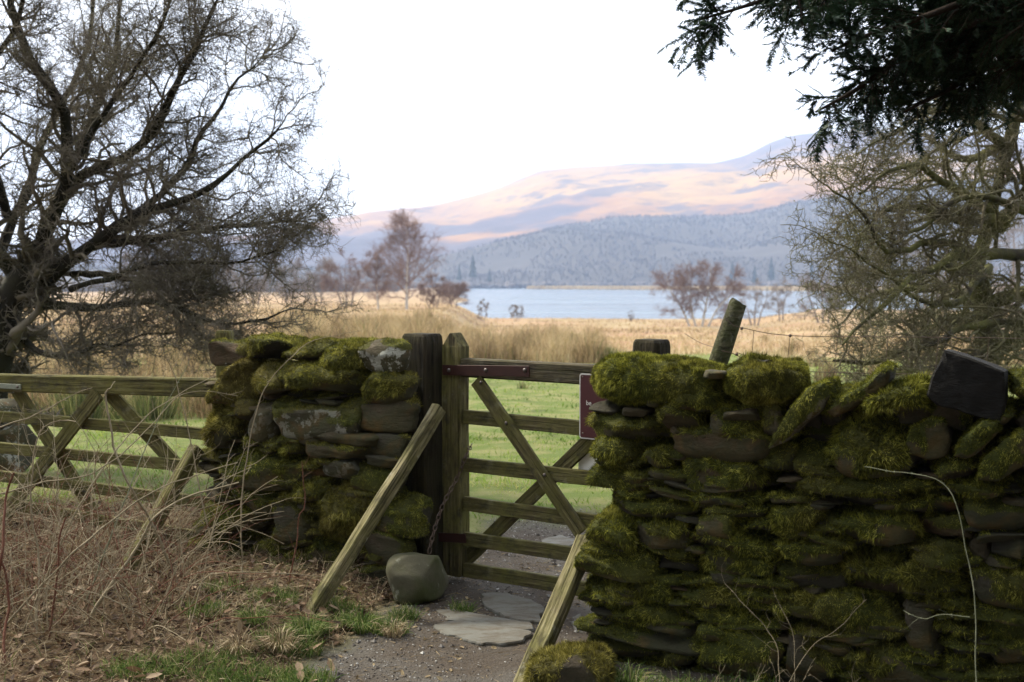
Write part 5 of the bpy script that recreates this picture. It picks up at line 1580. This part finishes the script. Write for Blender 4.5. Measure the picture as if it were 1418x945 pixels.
p = np.stack([x, y, terr(x, y) + rg.uniform(0, .035, len(x))], -1)
V, T, R_ = leafmesh(p, .007 + .022 * rg.random(len(x)) ** 2.2, rg.random(len(x)), rg, .8)
tag(mk('leaf_litter', V, T=T, mat=LEAF, smooth=False, attrs={'rnd': R_}), 'brown dead leaf litter on the verge left of the path', 'leaf litter', kind='stuff')
# straw lying and arching
x, y = verge(34000)
n_ = len(x); p = np.stack([x, y, terr(x, y)], -1)
d = norm(rg.normal(size=(n_, 3)) * np.array([1, 1, .35]) + np.array([0, 0, .35]))
V, T, R_ = blades(p, d, rg.uniform(.04, .22, n_), rg.uniform(.0014, .0034, n_), rg.random(n_) ** 1.4, bend=rg.normal(size=(n_, 3)) * .7 - np.array([0, 0, .9]))
tag(mk('dead_grass', V, T=T, mat=STRAW, smooth=False, attrs={'rnd': R_}), 'pale dead grass stalks tangled over the leaf litter', 'dead grass', kind='stuff')
# green grass patches near the bottom and brace foot
def patch(cx, cy, r, n):
    a = rg.uniform(0, 6.28, n); q = r * np.sqrt(rg.random(n)); return cx + np.cos(a) * q, cy + np.sin(a) * q * .7
XS, YS = [], []
for (px_, py_, r, n) in ((300, 925, .2, 900), (400, 890, .14, 900), (430, 870, .07, 700), (500, 855, .12, 700), (540, 862, .08, 350), (360, 940, .2, 1100), (415, 930, .13, 700), (280, 860, .1, 300), (200, 935, .15, 700), (560, 842, .07, 260), (470, 842, .1, 500), (380, 842, .12, 500), (310, 830, .1, 300), (640, 830, .06, 160), (900, 950, .3, 900), (1000, 958, .3, 700)):
    g_ = onground(px_, py_, .05); a, b = patch(g_[0], g_[1], r, n); XS.append(a); YS.append(b)
x, y = verge(2500); XS.append(x); YS.append(y)
x, y = np.concatenate(XS), np.concatenate(YS); n_ = len(x)
p = np.stack([x, y, terr(x, y)], -1)
V, T, R_ = blades(p, np.array([0, 0, 1.0]) + rg.normal(size=p.shape) * .5, rg.uniform(.03, .10, n_), rg.uniform(.002, .0042, n_), rg.random(n_), bend=rg.normal(size=p.shape) * .5 - np.array([0, 0, .5]))
tag(mk('verge_grass', V, T=T, mat=NGR, smooth=False, attrs={'rnd': R_}), 'green grass patches along the verge and at the brace foot', 'grass', kind='stuff')
# sedge tufts
def tuft(px, py, n, hm, mat, label, name='grass_tuft', r=.04, spread=.9):
    g_ = onground(px, py, .05); a = rg.uniform(0, 6.28, n); q = r * np.sqrt(rg.random(n))
    x, y = g_[0] + np.cos(a) * q, g_[1] + np.sin(a) * q; p = np.stack([x, y, terr(x, y)], -1)
    d = np.stack([np.cos(a) * spread * rg.random(n), np.sin(a) * spread * rg.random(n), np.ones(n)], -1)
    bd = np.stack([np.cos(a), np.sin(a), -1.1 + 0 * a], -1) * rg.uniform(.4, 1.3, (n, 1))
    V, T, R_ = blades(p, d, rg.uniform(.5, 1, n) * hm, rg.uniform(.0025, .005, n), rg.random(n), bend=bd)
    lc = (g_[0], g_[1], .05)
    tag(mk(name, V, T=T, mat=mat, smooth=False, attrs={'rnd': R_}, loc=lc), label, 'grass tuft', 'grass tufts on the verge')
tuft(425, 878, 240, .19, NGR, 'bright green grass tuft growing at the foot of the left brace')
tuft(388, 895, 200, .16, STRAW, 'straw coloured grass tuft left of the left brace foot')
tuft(500, 862, 150, .15, NGR, 'green grass tuft between the left brace and the path')
tuft(545, 866, 110, .12, STRAW, 'pale grass tuft at the path edge below the boulder weight')
tuft(352, 872, 170, .14, NGR, 'green grass tuft beside the half buried rock')
tuft(215, 745, 260, .26, STRAW, 'big pale dead grass tuft under the field gate brace', r=.12)
tuft(120, 770, 220, .24, STRAW, 'pale dead grass tuft below the middle of the field gate', r=.1)
tuft(330, 905, 180, .14, STRAW, 'yellowish grass tuft below the half buried rock')
tuft(870, 935, 160, .16, NGR, 'dark green grass tuft at the base of the right wall')
# big leaves one by one
lm = None
for q in range(70):
    px_, py_ = rg.uniform(20, 470), rg.uniform(800, 940)
    g_ = onground(px_, py_, .1)
    V, T, R_ = leafmesh(np.zeros((1, 3)), np.array([rg.uniform(.022, .034)]), np.array([rg.uniform(.6, 1)]), rg, .6)
    lc = (g_[0], g_[1], zat(g_[0], g_[1]) + .042)
    o = mk('fallen_leaf', V + np.array(lc), T=T, mat=LEAF, attrs={'rnd': R_}, loc=lc)
    tag(o, 'curled tan fallen leaf lying on the litter left of the path', 'leaf', 'large fallen leaves on the verge')
# gravel on the path
n_ = 60000
x, y = rg.uniform(-1.3, 1.7, n_), 3.3 + rg.random(n_) * 5.2
zz = fbm(np.stack([x, y, 0 * x], -1), .5, 31, 3)
ok = (zone_path(x, y, zz) > .35) & (rg.random(n_) < .45 + .8 * fbm(np.stack([x, y, 0 * x], -1), .5, 66, 3))
x, y = x[ok], y[ok]; n_ = len(x); s_ = rg.uniform(.002, .0062, n_) * (1 + (rg.random(n_) < .04) * 1.6)
oc = np.array([[1, 0, 0], [-1, 0, 0], [0, 1, 0], [0, -1, 0], [0, 0, .7], [0, 0, -.7]])
V = (oc[None] * rg.uniform(.55, 1.3, (n_, 6, 3)) * s_[:, None, None])
V = V + np.stack([x, y, terr(x, y) + s_ * .2], -1)[:, None]
f = np.array([[0, 2, 4], [2, 1, 4], [1, 3, 4], [3, 0, 4], [2, 0, 5], [1, 2, 5], [3, 1, 5], [0, 3, 5]])
T = (f[None] + (np.arange(n_) * 6)[:, None, None]).reshape(-1, 3)
GRV = m_blade('path_gravel', [(0, (.03, .024, .02)), (.5, (.10, .09, .08)), (.85, (.22, .21, .20)), (1, (.42, .42, .40))], 0, .8)
tag(mk('path_gravel', V.reshape(-1, 3), T=T, mat=GRV, smooth=False, attrs={'rnd': np.repeat(rg.random(n_), 6)}), 'loose grey gravel and grit on the path', 'gravel', kind='stuff')
# scattered litter on the path
n_ = 1500
x, y = rg.uniform(-.9, .6, n_), rg.uniform(3.8, 6.6, n_)
p = np.stack([x, y, terr(x, y) + .004], -1)
d = rg.normal(size=p.shape) * np.array([1, 1, .06])
V, T, R_ = blades(p, d, rg.uniform(.02, .07, n_), rg.uniform(.0015, .004, n_), rg.random(n_) * .7)
V2, T2, R2 = leafmesh(p[:350], rg.uniform(.006, .018, 350), rg.random(350) * .7, rg)
tag(mk('path_litter', np.concatenate([V, V2]), T=np.concatenate([T, T2 + len(V)]), mat=STRAW, smooth=False, attrs={'rnd': np.concatenate([R_, R2])}), 'scraps of straw and leaf trodden into the path', 'litter', kind='stuff')

# ------------------------------------------------------------------ brambles and canes
def cane(pts, r0, r1, mat, label, thorns=True, twigs=0, seed=0, name='bramble_cane'):
    rg = np.random.default_rng(seed + 500)
    P_ = [P(*q) for q in pts]
    l = smoothline(P_, 36)
    l = l + np.stack([vnoise(l, .05, 3), vnoise(l, .05, 4), vnoise(l, .05, 5)], -1) * .004
    rr_ = np.linspace(r0, r1, 36)
    lc = tuple(l[0]); rt = thing(name, lc, label, 'bramble')
    V, Q = tubes(l[None], rr_[None], 6); mk('stem', V, Q=Q, mat=mat, parent=rt, loc=lc)
    if twigs:
        a, b = grow(l[None], rr_[None], k=twigs, n=6, length=.16, rr=.5, angle=(30, 70), jit=.3, trop=(0, 0, .05), rng=rg, rmin=.0009)
        V, Q = tubes(a, b, 3); tag(mk('side_twigs', V, Q=Q, mat=mat, parent=rt, loc=lc), kind='stuff')
    if thorns:
        m_ = 46; i_ = rg.integers(1, 35, m_); p = l[i_]; T_ = norm(l[i_ + 0] - l[i_ - 1]); s_ = norm(np.cross(T_, rg.normal(size=(m_, 3))))
        V, T, R_ = blades(p, s_ - T_ * .3, np.full(m_, r0 * 2.2 + .003), np.full(m_, .0025), rg.random(m_)); mk('thorns', V, T=T, mat=mat, parent=rt, smooth=False, loc=lc)
CL = [
 ([(58, 945, 4.6), (50, 850, 4.7), (54, 778, 4.8), (44, 715, 4.8), (43, 670, 4.8), (48, 623, 4.8), (59, 594, 4.8), (83, 582, 4.8), (105, 583, 4.8)], .006, .0022, CANE_P, 'pale cane arching over to the right in front of the field gate latch', 6),
 ([(248, 812, 5.2), (210, 724, 5.1), (178, 670, 5.0), (159, 623, 5.0), (152, 585, 5.0), (146, 543, 5.0), (151, 539, 5.0)], .006, .004, CANE_P, 'pale stiff cane with a budding tip rising to the field gate top rail', 5),
 ([(-10, 905, 4.6), (6, 869, 4.6), (89, 778, 4.6), (133, 739, 4.7), (207, 684, 4.8), (280, 655, 4.9), (330, 640, 4.9)], .0055, .0018, CANE_P, 'long pale cane crossing low from the left edge towards the wall stub', 8),
 ([(62, 945, 4.7), (89, 905, 4.7), (142, 828, 4.8), (192, 754, 4.9), (213, 718, 4.9), (256, 690, 5.0), (330, 668, 5.1)], .009, .003, CANE_P, 'thick pale dead stick leaning up and right across the litter', 3),
 ([(60, 950, 4.5), (71, 858, 4.6), (80, 798, 4.6), (83, 745, 4.6), (92, 715, 4.6)], .0055, .003, CANE_R, 'red brown upright cane in the lower left', 2),
 ([(-4, 800, 4.4), (3, 760, 4.4), (9, 690, 4.5), (20, 655, 4.5)], .006, .004, CANE_R, 'red brown cane at the far left edge', 1),
 ([(20, 960, 4.2), (4, 900, 4.3), (12, 840, 4.4), (6, 790, 4.4), (-10, 760, 4.4)], .006, .004, CANE_R, 'dark bent stem in the bottom left corner', 1),
 ([(337, 815, 5.3), (334, 700, 5.3), (346, 609, 5.3), (367, 537, 5.3), (401, 499, 5.3), (430, 474, 5.35), (500, 457, 5.4)], .0045, .0012, CANE_P, 'thin pale stem climbing the face of the left wall stub and arching over its top', 5),
 ([(397, 822, 5.2), (409, 762, 5.2), (414, 715, 5.2), (422, 698, 5.2), (418, 640, 5.2)], .004, .0018, CANE_R, 'short reddish stem against the lower middle of the left wall stub', 4),
 ([(308, 790, 5.5), (287, 728, 5.5), (270, 643, 5.5), (257, 580, 5.5), (240, 516, 5.5), (227, 492, 5.4)], .0045, .0016, CANE_P, 'tall pale cane standing along the left edge of the wall stub', 4),
 ([(-20, 598, 4.6), (48, 575, 4.7), (95, 550, 4.7), (127, 537, 4.7)], .004, .0016, CANE_P, 'slender pale cane reaching from the left edge across the field gate top rail', 4),
 ([(-20, 690, 4.6), (60, 668, 4.7), (130, 655, 4.7), (200, 600, 4.8), (255, 545, 4.9), (330, 548, 5.0)], .0035, .0012, CANE_P, 'fine cane weaving across the field gate to the wall stub top', 6),
 ([(120, 830, 4.9), (170, 700, 4.9), (215, 590, 5.0), (262, 500, 5.0)], .0035, .0012, CANE_G, 'fine greenish stem before the right half of the field gate', 5),
 ([(30, 880, 4.6), (110, 700, 4.7), (190, 590, 4.9), (250, 545, 5.0), (300, 520, 5.1)], .004, .0014, CANE_P, 'pale cane slanting up to the top left corner of the wall stub', 6),
 ([(62, 952, 4.3), (133, 935, 4.32), (190, 930, 4.36)], .006, .005, CANE_G, 'mossy green stick lying along the bottom left of the picture', 2),
 ([(1352, 960, 3.66), (1351, 870, 3.68), (1347, 812, 3.7), (1337, 757, 3.72), (1326, 706, 3.74), (1311, 676, 3.78), (1286, 661, 3.82), (1236, 653, 3.9), (1198, 646, 3.98)], .0024, .0011, CANE_G, 'pale thorny bramble cane hooked over in front of the right wall', 0),
 ([(1342, 855, 3.72), (1300, 852, 3.76), (1281, 857, 3.8), (1262, 852, 3.84), (1251, 845, 3.88)], .0014, .0008, CANE_G, 'short pale runner lying across the lower right wall', 2),
 ([(1080, 950, 4.0), (1076, 898, 4.05), (1060, 868, 4.1), (1041, 849, 4.12), (1004, 807, 4.2)], .0018, .001, CANE_P, 'pale dead stem with a split tip before the middle of the right wall', 6),
 ([(1090, 950, 3.95), (1120, 900, 3.98), (1160, 870, 4.0), (1200, 830, 4.0)], .0012, .0008, CANE_P, 'thin stalk leaning right before the base of the right wall', 4),
 ([(1100, 950, 3.9), (1098, 880, 3.95), (1080, 840, 4.0), (1070, 815, 4.0)], .0011, .0008, CANE_P, 'thin upright stalk in front of the lower right wall', 4),
]
for q, (pts, a, b, m_, lb, tw) in enumerate(CL):
    cane(pts, a, b, m_, lb, thorns=q not in (3, 14), twigs=tw, seed=q)
# the finer tangle
rg = np.random.default_rng(66)
def tangle(n, pxr, pyr, Dr, hm, r, mat, label, lean=.5):
    px_, D = rg.uniform(*pxr, n), rg.uniform(*Dr, n)
    x = (px_ - 709) / F * D; z = terr(x, D)
    p0 = np.stack([x, D, z - .01], -1)
    d = norm(rg.normal(size=(n, 3)) * lean * np.array([1, .6, .3]) + np.array([.1, 0, 1.0]))
    L = rg.uniform(.3, 1.0, n) * hm; pts = [p0]; p = p0
    for q in range(9):
        d = norm(d + rg.normal(size=d.shape) * .12 + np.array([.02, 0, -.09])); p = p + d * (L / 9)[:, None]; pts.append(p)
    PP = np.stack(pts, 1); PP[..., 2] = np.maximum(PP[..., 2], terr(PP[..., 0], PP[..., 1]) + .004)
    RR = rg.uniform(.5, 1, n)[:, None] * r * np.linspace(1, .4, 10)[None]
    a, b = grow(PP, RR, k=5, n=5, length=hm * .22, rr=.5, angle=(25, 70), jit=.3, trop=(0, 0, .0), rng=rg, rmin=.0008)
    V, Q = merge([tubes(PP, RR, 4), tubes(a, b, 3)])
    tag(mk('bramble_thicket', V, Q=Q, mat=mat), label, 'bramble thicket', kind='stuff')
tangle(230, (-150, 265), (0, 0), (4.5, 6.3), .95, .0032, CANE_P, 'tangle of thin pale dead bramble stems before the field gate')
tangle(190, (-150, 262), (0, 0), (4.6, 6.2), .85, .0028, CANE_R, 'red brown bramble stems mixed into the tangle on the left')
tangle(80, (-150, 240), (0, 0), (4.5, 5.6), .34, .0024, STEMB, 'low mat of dull brown dead stems under the brambles')
tangle(45, (260, 470), (0, 0), (4.8, 5.4), .22, .0016, CANE_P, 'short wiry stems along the foot of the left wall stub')
tangle(40, (880, 1250), (0, 0), (3.75, 3.95), .28, .0013, CANE_P, 'thin wiry stems at the foot of the right wall')
# remove private bookkeeping
for o in bpy.data.objects:
    if '_o' in o: del o['_o']
print('objects', len(bpy.data.objects), 'tris', sum(sum(len(p_.vertices) - 2 for p_ in []) for o in []) )
print('polys', sum(len(m_.polygons) for m_ in bpy.data.meshes))
